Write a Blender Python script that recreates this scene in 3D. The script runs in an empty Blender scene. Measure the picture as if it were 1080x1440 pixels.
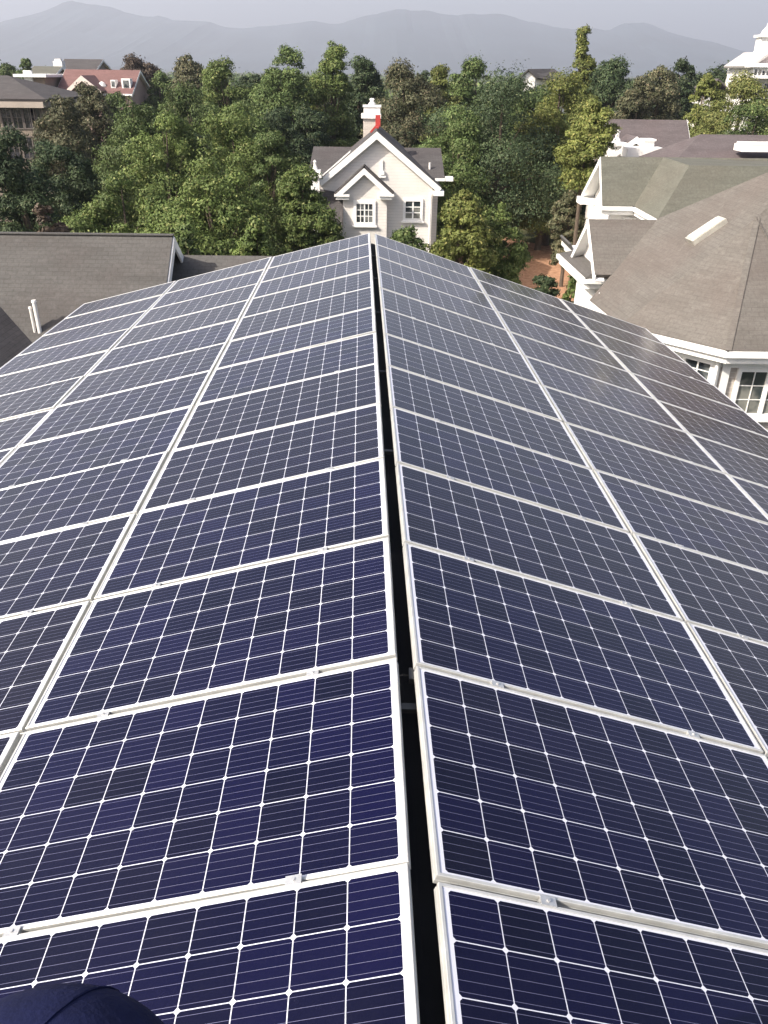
import bpy, math, random
import numpy as np
from mathutils import Vector, Matrix
R = math.radians
C = bpy.context.scene.collection
scene = bpy.context.scene

# ------------------------------------------------------------------ camera
F = 1128.06          # focal length in pixels of the 1080 px wide photograph
PITCH, ROLL = -0.5027, 0.012
CAMP = Vector((0, 0, 12.0))
def basis(yaw, pit, rol):
    fw = Vector((math.sin(yaw)*math.cos(pit), math.cos(yaw)*math.cos(pit), math.sin(pit)))
    r = fw.cross(Vector((0, 0, 1))).normalized(); u = r.cross(fw)
    return r*math.cos(rol)+u*math.sin(rol), -r*math.sin(rol)+u*math.cos(rol), fw
RW, UW, FW = basis(0, PITCH, ROLL)
cd = bpy.data.cameras.new('camera'); cam = bpy.data.objects.new('camera', cd); C.objects.link(cam)
cd.sensor_fit = 'HORIZONTAL'; cd.sensor_width = 36; cd.lens = F*36/1080
cd.clip_end = 40000; cd.clip_start = 0.05
M3 = Matrix((RW, UW, -FW)).transposed()
cam.matrix_world = Matrix.Translation(CAMP) @ M3.to_4x4()
scene.camera = cam
scene.render.resolution_x = 768; scene.render.resolution_y = 1024

# ------------------------------------------------------------------ world and sun
SUN_AZ, SUN_EL = R(60), R(39)      # azimuth measured from straight behind the camera towards the left
sd = Vector((-math.sin(SUN_AZ)*math.cos(SUN_EL), -math.cos(SUN_AZ)*math.cos(SUN_EL), math.sin(SUN_EL)))
w = bpy.data.worlds.new('World'); scene.world = w; w.use_nodes = True
nt = w.node_tree; nt.nodes.clear()
sky = nt.nodes.new('ShaderNodeTexSky'); sky.sky_type = 'NISHITA'; sky.sun_disc = False
sky.sun_elevation = SUN_EL; sky.sun_rotation = math.atan2(sd.x, sd.y)
sky.air_density = .9; sky.dust_density = 6.0; sky.ozone_density = 1.0; sky.altitude = 50
bg = nt.nodes.new('ShaderNodeBackground'); bg.inputs[1].default_value = 0.13
wo = nt.nodes.new('ShaderNodeOutputWorld')
nt.links.new(sky.outputs[0], bg.inputs[0]); nt.links.new(bg.outputs[0], wo.inputs[0])
sl = bpy.data.lights.new('sun', 'SUN'); sl.energy = 5.0; sl.angle = R(0.6); sl.color = (1.0, .93, .815)
sun = bpy.data.objects.new('sun', sl); C.objects.link(sun)
sun.rotation_euler = sd.to_track_quat('Z', 'Y').to_euler(); sun.location = (0, 0, 60)
vs = scene.view_settings
vs.view_transform = 'Standard'; vs.look = 'None'; vs.exposure = 0.82; vs.gamma = 1; vs.use_curve_mapping = False

# ------------------------------------------------------------------ helpers
def ray(px, py):
    return (FW*F + RW*(px-540) - UW*(py-720)).normalized()
def atY(px, py, Y):
    d = ray(px, py); return CAMP + d*((Y-CAMP.y)/d.y)
def atZ(px, py, z):
    d = ray(px, py); return CAMP + d*((z-CAMP.z)/d.z)
def atX(px, py, x):
    d = ray(px, py); return CAMP + d*((x-CAMP.x)/d.x)
V = lambda *a: Vector(a)

class MB:
    def __init__(s): s.v = []; s.f = []; s.uv = []; s.sm = []
    def face(s, pts, smooth=False, uv=None):
        pts = [Vector(p) for p in pts]
        n = Vector((0, 0, 0))
        for i in range(len(pts)):
            a, b = pts[i], pts[(i+1) % len(pts)]
            n += Vector(((a.y-b.y)*(a.z+b.z), (a.z-b.z)*(a.x+b.x), (a.x-b.x)*(a.y+b.y)))
        if n.length < 1e-12: return
        n.normalize()
        u = Vector((0, 0, 1)).cross(n)
        u = Vector((1, 0, 0)) if u.length < 1e-3 else u.normalized()
        v = n.cross(u); k = len(s.v)
        s.v += [tuple(p) for p in pts]; s.f.append(tuple(range(k, k+len(pts)))); s.sm.append(smooth)
        s.uv += (uv or [(p.dot(u), p.dot(v)) for p in pts])
    def slab(s, pts, t, n=None):
        """polygon given by its outer face, extruded inwards by t"""
        pts = [Vector(p) for p in pts]
        m = Vector((0, 0, 0))
        for i in range(len(pts)):
            a, b = pts[i], pts[(i+1) % len(pts)]
            m += Vector(((a.y-b.y)*(a.z+b.z), (a.z-b.z)*(a.x+b.x), (a.x-b.x)*(a.y+b.y)))
        m.normalize()
        if n is not None and m.dot(Vector(n)) < 0: pts.reverse(); m = -m
        q = [p-m*t for p in pts]
        s.face(pts); s.face(q[::-1])
        for i in range(len(pts)):
            j = (i+1) % len(pts); s.face([pts[i], q[i], q[j], pts[j]])
    def box(s, c, hx, hy, hz, ax=None):
        c = Vector(c); ax = ax or (V(1, 0, 0), V(0, 1, 0), V(0, 0, 1))
        X, Y, Z = ax[0]*hx, ax[1]*hy, ax[2]*hz
        for n, a, b in ((X, Y, Z), (-X, Z, Y), (Y, Z, X), (-Y, X, Z), (Z, X, Y), (-Z, Y, X)):
            s.face([c+n-a-b, c+n+a-b, c+n+a+b, c+n-a+b])
    def bar(s, p, q, w_, h_, up=V(0, 0, 1)):
        """rectangular bar from p to q, centred"""
        p = Vector(p); q = Vector(q); d = q-p; L = d.length; d.normalize()
        a = d.cross(up).normalized(); b = a.cross(d).normalized()
        s.box((p+q)/2, L/2, w_/2, h_/2, (d, a, b))
    def tube(s, p, q, r0, r1, n=8, cap=True):
        p = Vector(p); q = Vector(q); d = (q-p).normalized()
        a = d.orthogonal().normalized(); b = d.cross(a)
        A = [p+(a*math.cos(t)+b*math.sin(t))*r0 for t in [2*math.pi*i/n for i in range(n)]]
        B = [q+(a*math.cos(t)+b*math.sin(t))*r1 for t in [2*math.pi*i/n for i in range(n)]]
        for i in range(n):
            j = (i+1) % n; s.face([A[i], A[j], B[j], B[i]], True)
        if cap: s.face(B); s.face(A[::-1])
    def lathe(s, c, prof, n=14):
        c = Vector(c); rings = []
        for r, z in prof:
            rings.append([c+V(r*math.cos(2*math.pi*i/n), r*math.sin(2*math.pi*i/n), z) for i in range(n)])
        for A, B in zip(rings, rings[1:]):
            for i in range(n):
                j = (i+1) % n; s.face([A[i], A[j], B[j], B[i]], True)
        s.face(rings[-1]); s.face(rings[0][::-1])
    def build(s, name, mat, parent=None, off=None):
        me = bpy.data.meshes.new(name)
        o_ = off if off is not None else (V(*parent['base']) if (parent is not None and 'base' in parent) else V(0, 0, 0))
        me.from_pydata([(x-o_.x, y-o_.y, z-o_.z) for x, y, z in s.v], [], s.f)
        uvl = me.uv_layers.new(name='UVMap')
        uvl.data.foreach_set('uv', np.array(s.uv, dtype=np.float32).ravel())
        me.polygons.foreach_set('use_smooth', s.sm)
        me.materials.append(mat); me.update()
        o = bpy.data.objects.new(name, me); C.objects.link(o)
        if parent is not None:
            o.parent = parent
            if 'base' in parent: o['base'] = list((0.0, 0.0, 0.0)) if False else list(parent['base'])
        return o

def tag(o, label=None, cat=None, group=None, kind=None):
    if label: o['label'] = label
    if cat: o['category'] = cat
    if group: o['group'] = group
    if kind: o['kind'] = kind
    return o
def thing(name, base, label, cat, group=None):
    o = bpy.data.objects.new(name, None); C.objects.link(o); o.empty_display_size = .3
    o.location = base; o['base'] = [float(base[0]), float(base[1]), float(base[2])]
    return tag(o, label, cat, group)

# ------------------------------------------------------------------ materials
class NT:
    def __init__(s, name):
        s.m = bpy.data.materials.new(name); s.m.use_nodes = True
        s.t = s.m.node_tree; s.t.nodes.clear()
        s.out = s.t.nodes.new('ShaderNodeOutputMaterial')
        s.b = s.t.nodes.new('ShaderNodeBsdfPrincipled'); s.t.links.new(s.b.outputs[0], s.out.inputs[0])
    def n(s, ty, **kw):
        o = s.t.nodes.new(ty)
        for k, v in kw.items(): setattr(o, k, v)
        return o
    def l(s, a, b): s.t.links.new(a, b)
    def math(s, op, a, b=None, c=None, clamp=False):
        o = s.n('ShaderNodeMath', operation=op, use_clamp=clamp)
        for i, x in enumerate((a, b, c)):
            if x is None: continue
            if isinstance(x, (int, float)): o.inputs[i].default_value = x
            else: s.l(x, o.inputs[i])
        return o.outputs[0]
    def mix(s, f, a, b, mode='MIX'):
        o = s.n('ShaderNodeMix', data_type='RGBA', blend_type=mode)
        for i, x in ((0, f), (6, a), (7, b)):
            if isinstance(x, (int, float)): o.inputs[i].default_value = x
            elif isinstance(x, tuple): o.inputs[i].default_value = (*x, 1)
            else: s.l(x, o.inputs[i])
        return o.outputs[2]
    def uv(s): return s.n('ShaderNodeUVMap', uv_map='UVMap').outputs[0]
    def obj(s): return s.n('ShaderNodeTexCoord').outputs['Object']
    def noise(s, vec, sc, det=4, rough=.6):
        o = s.n('ShaderNodeTexNoise'); o.inputs['Scale'].default_value = sc
        o.inputs['Detail'].default_value = det; o.inputs['Roughness'].default_value = rough
        if vec is not None: s.l(vec, o.inputs['Vector'])
        return o.outputs[0]
    def ramp(s, x, lo, hi):
        o = s.n('ShaderNodeMapRange', interpolation_type='SMOOTHSTEP'); s.l(x, o.inputs[0])
        o.inputs[1].default_value = lo; o.inputs[2].default_value = hi
        return o.outputs[0]
    def bump(s, h, st, dist=.02):
        o = s.n('ShaderNodeBump'); o.inputs['Strength'].default_value = st; o.inputs['Distance'].default_value = dist
        s.l(h, o.inputs['Height']); s.l(o.outputs[0], s.b.inputs['Normal'])
    def set(s, col=None, rough=None, metal=None, spec=None):
        if col is not None:
            if isinstance(col, tuple): s.b.inputs['Base Color'].default_value = (*col, 1)
            else: s.l(col, s.b.inputs['Base Color'])
        if rough is not None:
            if isinstance(rough, (int, float)): s.b.inputs['Roughness'].default_value = rough
            else: s.l(rough, s.b.inputs['Roughness'])
        if metal is not None: s.b.inputs['Metallic'].default_value = metal
        if spec is not None: s.b.inputs['Specular IOR Level'].default_value = spec
        return s

def mscale(c, k): return tuple(x*k for x in c)
def m_plain(name, col, rough=.6, metal=0, var=.25, sc=3., bump=.0, spec=.5):
    t = NT(name); o = t.obj(); a = t.noise(o, sc, 5)
    b = t.noise(o, sc*9, 3)
    f = t.math('MULTIPLY_ADD', a, .7, t.math('MULTIPLY', b, .3))
    t.set(t.mix(t.ramp(f, .3, .7), mscale(col, 1-var), mscale(col, 1+var*.5)), rough, metal, spec)
    if bump: t.bump(b, bump)
    return t.m
def m_shingle(name, c1, c2, cm, bw=.33, bh=.14, stain=.2, mort=.012):
    t = NT(name); uv = t.uv()
    br = t.n('ShaderNodeTexBrick'); t.l(uv, br.inputs[0])
    br.inputs['Scale'].default_value = 1; br.inputs['Brick Width'].default_value = bw
    br.inputs['Row Height'].default_value = bh; br.inputs['Mortar Size'].default_value = mort
    br.inputs['Mortar Smooth'].default_value = .3; br.inputs['Bias'].default_value = 0
    br.inputs['Color1'].default_value = (*c1, 1); br.inputs['Color2'].default_value = (*c2, 1)
    br.inputs['Mortar'].default_value = (*cm, 1)
    mp = t.n('ShaderNodeMapping'); t.l(uv, mp.inputs[0]); mp.inputs['Scale'].default_value = (.35, 1.6, 1)
    a = t.noise(mp.outputs[0], 1.1, 6, .65); b = t.noise(uv, .35, 3); g = t.noise(uv, 11, 5, .75)
    col = t.mix(t.ramp(a, .32, .68), mscale(c1, 1-stain), mscale(c2, 1+stain*.6))
    col = t.mix(.5, br.outputs[0], col)
    col = t.mix(t.math('MULTIPLY', t.ramp(b, .4, .7), .45), col, (c1[0]*1.05, c1[1]*.93, c1[2]*.92))
    col = t.mix(t.math('MULTIPLY', t.ramp(g, .40, .66), .38), col, mscale(c1, .55))
    g2 = t.noise(uv, 3.2, 5, .7); col = t.mix(t.math('MULTIPLY', t.ramp(g2, .52, .72), .35), col, mscale(c2, 1.35))
    t.set(col, .92, 0, .25)
    t.bump(t.math('ADD', br.outputs['Fac'], g), .35, -.012)
    return t.m
def m_siding(name, col, pitch=.16, depth=.5):
    t = NT(name); uv = t.uv(); sp = t.n('ShaderNodeSeparateXYZ'); t.l(uv, sp.inputs[0])
    fr = t.math('FRACT', t.math('DIVIDE', sp.outputs[1], pitch))
    line = t.ramp(fr, .0, .16)
    a = t.noise(uv, .8, 5); st = t.ramp(a, .3, .75)
    c = t.mix(st, mscale(col, .86), col)
    c = t.mix(line, mscale(col, depth), c)
    t.set(c, .55, 0, .35); t.bump(fr, .5, .02)
    return t.m
def m_stone(name, c1, c2, cm, bw=.36, bh=.14):
    t = NT(name); uv = t.uv(); br = t.n('ShaderNodeTexBrick'); t.l(uv, br.inputs[0])
    br.inputs['Scale'].default_value = 1; br.inputs['Brick Width'].default_value = bw
    br.inputs['Row Height'].default_value = bh; br.inputs['Mortar Size'].default_value = .012
    br.inputs['Color1'].default_value = (*c1, 1); br.inputs['Color2'].default_value = (*c2, 1)
    br.inputs['Mortar'].default_value = (*cm, 1)
    a = t.noise(uv, 5, 5)
    t.set(t.mix(t.math('MULTIPLY', a, .5), br.outputs[0], mscale(c1, .7)), .85, 0, .3)
    t.bump(br.outputs['Fac'], .6, -.02)
    return t.m
def m_glass(name, dark=(.02, .025, .03), light=(.16, .17, .17), sc=1.2):
    t = NT(name); uv = t.uv(); a = t.noise(uv, sc, 3)
    t.set(t.mix(t.ramp(a, .42, .6), dark, light), .06, 0, .8)
    t.b.inputs['IOR'].default_value = 1.5
    return t.m

WHITE = m_plain('white_paint', (.78, .76, .73), .45, 0, .10, 1.5)
TRIM = m_plain('white_trim', (.82, .81, .79), .4, 0, .08, 2)
SIDING = m_siding('pale_siding', (.80, .76, .72), .16, .66)
SIDING2 = m_siding('white_siding', (.78, .76, .73), .18, .7)
ROOF_GREY = m_shingle('grey_brown_shingles', (.079, .076, .073), (.097, .093, .090), (.06, .053, .048))
ROOF_DARK = m_shingle('dark_shingles', (.065, .06, .062), (.09, .083, .083), (.03, .03, .03))
ROOF_BROWN = m_shingle('brown_shingles', (.116, .106, .096), (.140, .129, .118), (.085, .075, .067), stain=.14, mort=.009)
ROOF_GREEN = m_shingle('olive_shingles', (.108, .108, .090), (.126, .125, .106), (.085, .083, .064), stain=.2, mort=.006)
ROOF_PLUM = m_shingle('plum_shingles', (.095, .080, .083), (.118, .10, .103), (.07, .06, .06))
ROOF_RED = m_shingle('red_tiles', (.15, .085, .08), (.185, .105, .098), (.11, .065, .06), .3, .3)
STONE = m_stone('pale_stone', (.5, .45, .40), (.36, .32, .29), (.55, .52, .48))
BRICK = m_stone('chimney_brick', (.60, .53, .48), (.50, .44, .39), (.6, .56, .52), .24, .08)
TAN = m_stone('tan_stone_wall', (.26, .215, .175), (.22, .18, .15), (.18, .15, .13), .6, .3)
GLASS = m_glass('window_glass')
GLASS2 = m_glass('window_glass_curtain', (.03, .04, .045), (.22, .22, .2), .9)
REDM = m_plain('red_flashing', (.42, .045, .04), .5, 0, .2, 3)
PVC = m_plain('white_pipe', (.75, .73, .70), .35, 0, .08, 4)
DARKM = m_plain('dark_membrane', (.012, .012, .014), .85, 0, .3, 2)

# ------------------------------------------------------------------ array frame -> world
def fitframe():
    c = V(-.2616, -1.6627, 2.0725); r, u, f = basis(.0514, -.4828, .056)
    A = Matrix((r, u, f)).transposed(); B = Matrix((RW, UW, FW)).transposed()
    Q = (B @ A.transposed())
    T = Matrix.Translation(CAMP - Q @ c) @ Q.to_4x4()
    return T
TA = fitframe()
TH = .2780; GAP = .0852; ROWP = 1.012; COLP = 1.67; PL, PW, PT = 1.65, .992, .038

# ------------------------------------------------------------------ solar panel materials
def m_cells():
    t = NT('solar_cells'); uv = t.uv(); sp = t.n('ShaderNodeSeparateXYZ'); t.l(uv, sp.inputs[0])
    P = .1592; oi = t.n('ShaderNodeObjectInfo')
    u = t.math('SUBTRACT', sp.outputs[0], (PL-10*P)/2); v = t.math('SUBTRACT', sp.outputs[1], (PW-6*P)/2)
    uc = t.math('DIVIDE', u, P); vc = t.math('DIVIDE', v, P)
    fx = t.math('MULTIPLY', t.math('ABSOLUTE', t.math('SUBTRACT', t.math('FRACT', uc), .5)), P)
    fy = t.math('MULTIPLY', t.math('ABSOLUTE', t.math('SUBTRACT', t.math('FRACT', vc), .5)), P)
    gap = t.math('GREATER_THAN', t.math('MAXIMUM', fx, fy), .0780)
    ch = t.math('GREATER_THAN', t.math('ADD', fx, fy), .1478)
    out = t.math('MAXIMUM', t.math('MAXIMUM', t.math('LESS_THAN', u, 0.001), t.math('GREATER_THAN', u, 10*P-.001)),
                 t.math('MAXIMUM', t.math('LESS_THAN', v, 0.001), t.math('GREATER_THAN', v, 6*P-.001)))
    sheet = t.math('MAXIMUM', t.math('MAXIMUM', gap, ch), out)
    bb = t.math('ABSOLUTE', t.math('SUBTRACT', t.math('FRACT', t.math('MULTIPLY', vc, 5)), .5))
    bus = t.math('LESS_THAN', bb, .017)
    fing = t.math('LESS_THAN', t.math('FRACT', t.math('MULTIPLY', sp.outputs[0], 520)), .06)
    cx = t.n('ShaderNodeCombineXYZ'); t.l(t.math('FLOOR', uc), cx.inputs[0]); t.l(t.math('FLOOR', vc), cx.inputs[1])
    t.l(t.math('MULTIPLY', oi.outputs['Random'], 97), cx.inputs[2])
    wn = t.n('ShaderNodeTexWhiteNoise', noise_dimensions='3D'); t.l(cx.outputs[0], wn.inputs[0])
    c = t.mix(wn.outputs[0], (.0015, .0020, .010), (.0030, .0029, .024))
    c = t.mix(t.math('MULTIPLY', t.ramp(oi.outputs['Random'], .2, .95), .8), c, (.0042, .0034, .0085))
    c = t.mix(t.math('MULTIPLY', fing, .3), c, (.03, .03, .09))
    c = t.mix(bus, c, (.15, .15, .23))
    c = t.mix(sheet, c, (.58, .59, .66))
    # thin film of dust, thicker in soft streaks down the slope
    geo = t.n('ShaderNodeNewGeometry'); mp = t.n('ShaderNodeMapping'); t.l(geo.outputs['Position'], mp.inputs[0])
    mp.inputs['Scale'].default_value = (.8, 1.4, .8)
    a = t.noise(mp.outputs[0], .9, 5, .62); sm = t.noise(geo.outputs['Position'], 38, 3, .7)
    dust = t.math('MULTIPLY_ADD', t.ramp(a, .42, .78), .012, t.math('MULTIPLY', t.ramp(sm, .5, .8), .006), clamp=True)
    c = t.mix(dust, c, (.30, .27, .25))
    vo = t.n('ShaderNodeTexVoronoi'); vo.inputs['Scale'].default_value = 2.6; t.l(geo.outputs['Position'], vo.inputs['Vector'])
    vs_ = t.n('ShaderNodeSeparateColor'); t.l(vo.outputs['Color'], vs_.inputs[0])
    spk = t.math('MULTIPLY', t.math('LESS_THAN', t.math('ADD', vo.outputs['Distance'], t.math('MULTIPLY', sm, .012)), .020), t.math('GREATER_THAN', vs_.outputs[0], .72))
    c = t.mix(t.math('MULTIPLY', spk, .7), c, (.5, .48, .44))
    t.set(c, t.math('MULTIPLY_ADD', a, .14, .07), 0, .5)
    t.b.inputs['IOR'].default_value = 1.36
    t.b.inputs['Specular Tint'].default_value = (.84, .80, 1, 1); t.b.inputs['Sheen Weight'].default_value = .02; t.b.inputs['Sheen Roughness'].default_value = .35; t.b.inputs['Sheen Tint'].default_value = (1, .88, .93, 1)
    return t.m
CELLS = m_cells()
def m_alu():
    t = NT('anodised_aluminium'); o = t.obj(); a = t.noise(o, 6, 5); b = t.noise(o, 60, 3)
    oi = t.n('ShaderNodeObjectInfo')
    c = t.mix(t.ramp(a, .35, .75), (.48, .48, .465), (.62, .62, .60))
    c = t.mix(t.math('MULTIPLY', t.ramp(b, .58, .75), .35), c, (.40, .37, .33))
    t.set(c, t.math('MULTIPLY_ADD', b, .2, .32), .35, .5); return t.m
ALU = m_alu()
ALU2 = m_plain('clamp_aluminium', (.55, .55, .55), .4, .6, .2, 20)
RAILM = m_plain('dull_rail', (.08, .08, .08), .45, .6, .2, 8)

# panel prototype in local coordinates: u along the slope (x), v along the ridge (y), z normal
def panel_meshes():
    fr = MB(); a = .012
    prof = [(0, -PT), (0, 0), (a, 0), (a, -.0045)]       # distance inwards, height
    def ring(d, z): return [V(d, d, z), V(PL-d, d, z), V(PL-d, PW-d, z), V(d, PW-d, z)]
    b = .0016
    prof = [(0, -PT), (0, -PT*.62), (.0012, -PT*.60), (.0012, -PT*.36), (0, -PT*.34), (0, -b), (b, 0), (a-b, 0), (a, -b), (a, -.006)]
    rings = [ring(d, z) for d, z in prof]
    for A, B in zip(rings, rings[1:]):
        for i in range(4):
            j = (i+1) % 4; fr.face([A[i], A[j], B[j], B[i]])
    A, B = ring(0, -PT), ring(.03, -PT)
    for i in range(4):
        j = (i+1) % 4; fr.face([A[j], A[i], B[i], B[j]])
    # mitre joints read as hairlines: thin dark cuts are too fine, so only the frame is modelled
    ce = MB(); q = [(a-.002, a-.002), (PL-a+.002, a-.002), (PL-a+.002, PW-a+.002), (a-.002, PW-a+.002)]
    ce.face([V(x, y, -.0035) for x, y in q], uv=[(x, y) for x, y in q])
    ce.face([V(x, y, -.0085) for x, y in q][::-1], uv=[(0, 0)]*4)
    cl = MB()
    for du in (.36, 1.29):
        cl.box((du, PW+.010, .0015), .026, .0160, .0022)
        cl.box((du, PW+.010, -.012), .026, .0065, .012)
        cl.tube((du, PW+.010, .0035), (du, PW+.010, .0085), .0065, .0065, 8)
    return fr, ce, cl
fr_, ce_, cl_ = panel_meshes()
ord_ = ['first', 'second', 'third', 'fourth', 'fifth', 'sixth', 'seventh', 'eighth', 'ninth', 'tenth', 'eleventh', 'twelfth', 'thirteenth', 'fourteenth']
colw = ['beside the ridge gap', 'middle column', 'outer column']
p0 = bpy.data.objects.new('solar_module', None); p0.empty_display_size = .2; C.objects.link(p0)
fo = fr_.build('frame', ALU, p0); co = ce_.build('cell_laminate', CELLS, p0)
clmesh = []
for k, du in enumerate((.36, 1.29)):
    m = MB(); m.box((du, PW+.010, .0016), .026, .0165, .0024); m.box((du, PW+.010, -.013), .026, .0068, .012)
    m.tube((du, PW+.010, .0040), (du, PW+.010, .0090), .0065, .0065, 8)
    clmesh.append(m.build('clamp', ALU2, p0))
random.seed(5)
first = True
for s in (-1, 1):
    side = 'left' if s < 0 else 'right'
    for col in range(3):
        for row in range(-1, 12):
            if first: o = p0; kids = [fo, co]+clmesh; first = False
            else:
                o = p0.copy(); C.objects.link(o); kids = []
                for ch in [fo, co]+(clmesh if row < 11 else []):
                    c = ch.copy(); C.objects.link(c); c.parent = o; kids.append(c)
            if s > 0:
                ax = V(math.cos(TH), 0, -math.sin(TH)); ay = V(0, 1, 0); az = V(math.sin(TH), 0, math.cos(TH))
                org = V(GAP/2, row*ROWP+.010-.055, 0)+ax*(col*COLP)
            else:      # local x runs down the left slope; the panel is turned by 180 deg so z stays up
                ax = V(math.cos(TH), 0, math.sin(TH)); ay = V(0, 1, 0); az = V(-math.sin(TH), 0, math.cos(TH))
                org = V(-GAP/2, row*ROWP+.010, 0)-ax*(col*COLP+PL)
            org = org + az*random.uniform(-.0015, .0015) + ay*random.uniform(-.003, .003)
            M = Matrix.Identity(4)
            for i in range(3):
                M[i][0] = ax[i]; M[i][1] = ay[i]; M[i][2] = az[i]; M[i][3] = org[i]
            tw = Matrix.Rotation(random.gauss(0, .0009), 4, 'Z') @ Matrix.Rotation(random.gauss(0, .002), 4, 'Y') @ Matrix.Rotation(random.gauss(0, .002), 4, 'X')
            o.matrix_world = TA @ M @ tw
            tag(o, 'solar panel on the %s slope, %s row from the camera, %s' % (side, ord_[row+1], colw[col]), 'solar panel', 'solar panels covering the roof')

def TAp(x, y, z): return TA @ V(x, y, z)
# ------------------------------------------------------------------ own house below the array
hb = TAp(0, 6, -10); hb.z = 0
own = thing('solar_roofed_house', hb, 'house under the solar panels, its dark roof showing in the ridge gap', 'house')
m = MB()
for s in (-1, 1):
    ax = V(s*math.cos(TH), 0, -math.sin(TH)); n = V(s*math.sin(TH), 0, math.cos(TH)); o_ = V(0, 0, -.16)
    pts = [o_+V(0, -4, 0), o_+V(0, 12.1, 0), o_+V(0, 12.1, 0)+ax*5.0, o_+V(0, -4, 0)+ax*5.0]
    m.slab([TA @ p for p in pts], .12, (0, 0, 1))
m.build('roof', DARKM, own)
m = MB()
for a_, b_ in (((-4.5, -3.7), (4.5, -3.7)), ((4.5, -3.7), (4.5, 11.8)), ((4.5, 11.8), (-4.5, 11.8)), ((-4.5, 11.8), (-4.5, -3.7))):
    A, B = TAp(a_[0], a_[1], -1.62), TAp(b_[0], b_[1], -1.62)
    m.face([V(A.x, A.y, 0), V(B.x, B.y, 0), B, A])
for yy in (-3.7, 11.8):
    A, B, D = TAp(-4.5, yy, -1.62), TAp(4.5, yy, -1.62), TAp(0, yy, -.30)
    m.face([A, B, D] if yy < 0 else [B, A, D])
m.build('wall', SIDING2, own)
for s, n_ in ((-1, 'left'), (1, 'right')):
    g = MB(); A, B = TAp(s*4.88, -4, -1.58), TAp(s*4.88, 12.1, -1.58)
    g.bar(A, B, .12, .12); g.build('gutter', TRIM, own)
# mounting rails: run along the ridge under the panels, and cross pieces that bridge the gap
for s in (-1, 1):
    for d_ in (.36, 1.29, 2.03, 2.96, 3.70, 4.63):
        g = MB(); n = V(s*math.sin(TH), 0, math.cos(TH)); ax = V(s*math.cos(TH), 0, -math.sin(TH))
        p = V(0, 0, 0)+ax*(GAP/2+d_)-n*(PT+.022)
        if d_ < .5 or d_ > 4.5:
            g.bar(TA @ (p+V(0, -1.2, 0)), TA @ (p+V(0, 12.12, 0)), .04, .04)
            q = TA @ (p+V(0, 5.5, 0))
            o = g.build('mounting_rail', RAILM, None, q); o.location = q
            tag(o, 'aluminium rail under the %s panels, %s' % ('left' if s < 0 else 'right', 'next to the ridge gap' if d_ < .5 else 'near the eave'), 'rail', 'rails under the solar panels')
for y_, w_ in ((.80, .035), (3.36, .03), (5.1, .02), (7.2, .02), (9.0, .02), (10.6, .02)):
    g = MB(); z = -.045
    g.bar(TAp(-.22, y_, z-.055), TAp(.22, y_, z-.055), w_, .022)
    if y_ < 1: g.box(TAp(.028, y_+.17, z-.03), .012, .035, .014)
    q = TAp(0, y_, z-.055)
    o = g.build('cross_brace', RAILM, None, q); o.location = q
    tag(o, 'grey metal strap bridging the ridge gap, %s one from the camera' % ord_[[.80, 3.36, 5.1, 7.2, 9.0, 10.6].index(y_)], 'bracket', 'straps across the ridge gap')

# ------------------------------------------------------------------ generic house parts
def window(parent, c, rt, up, w_, h_, nx=2, ny=3, fw=.07, mat=TRIM, glass=None, sill=True, label=None, bars=.028):
    """framed window centred at c on a wall; rt and up span the wall, the frame stands proud of it"""
    rt = Vector(rt).normalized(); up = Vector(up).normalized(); n = rt.cross(up).normalized(); c = Vector(c)
    ax = (rt, up, n); m = MB()
    m.box(c+rt*(w_/2-fw/2)+n*.03, fw/2, h_/2, .05, ax); m.box(c-rt*(w_/2-fw/2)+n*.03, fw/2, h_/2, .05, ax)
    m.box(c+up*(h_/2-fw/2)+n*.028, w_/2-fw, fw/2, .046, ax); m.box(c-up*(h_/2-fw/2)+n*.028, w_/2-fw, fw/2, .046, ax)
    for i in range(1, nx):
        big = (nx % 2 == 0 and i == nx//2)
        m.box(c+rt*(-w_/2+fw+(w_-2*fw)*i/nx)+n*.022, (bars*1.7 if big else bars)/2, h_/2-fw, .018, ax)
    for j in range(1, ny):
        m.box(c+up*(-h_/2+fw+(h_-2*fw)*j/ny)+n*.020, w_/2-fw, bars/2, .014, ax)
    o = m.build('window', mat, parent)
    if label: o['label'] = label
    g = MB(); g.box(c+n*.006, w_/2-fw*.5, h_/2-fw*.5, .009, ax); g.build('pane', glass or GLASS, o)
    if sill:
        q = MB(); q.box(c-up*(h_/2+.045)+n*.06, w_/2+.09, .045, .09, ax); q.build('sill', mat, o)
    return o
def beam(m, p, q, w_, h_): m.bar(p, q, w_, h_)

# ================================================================== THE WHITE HOUSE at the end of the ridge
Y0 = 48.0
P = lambda x, y, Y=Y0: atY(x, y, Y)
base = P(530, 330); base.z = 0
ch = thing('gabled_house', base, 'white sided gabled house with bay window, standing beyond the end of the panel ridge', 'house')
apex, le, re_ = P(530, 184), P(448, 246), P(621, 264)
ez = (re_.z); k = (apex.z-re_.z)/(re_.x-apex.x)
lx = apex.x-(re_.x-apex.x); le = V(P(447, 246).x, Y0, apex.z-k*(apex.x-P(447, 246).x))
wl, wr = P(451, 262).x, P(609, 262).x
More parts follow.
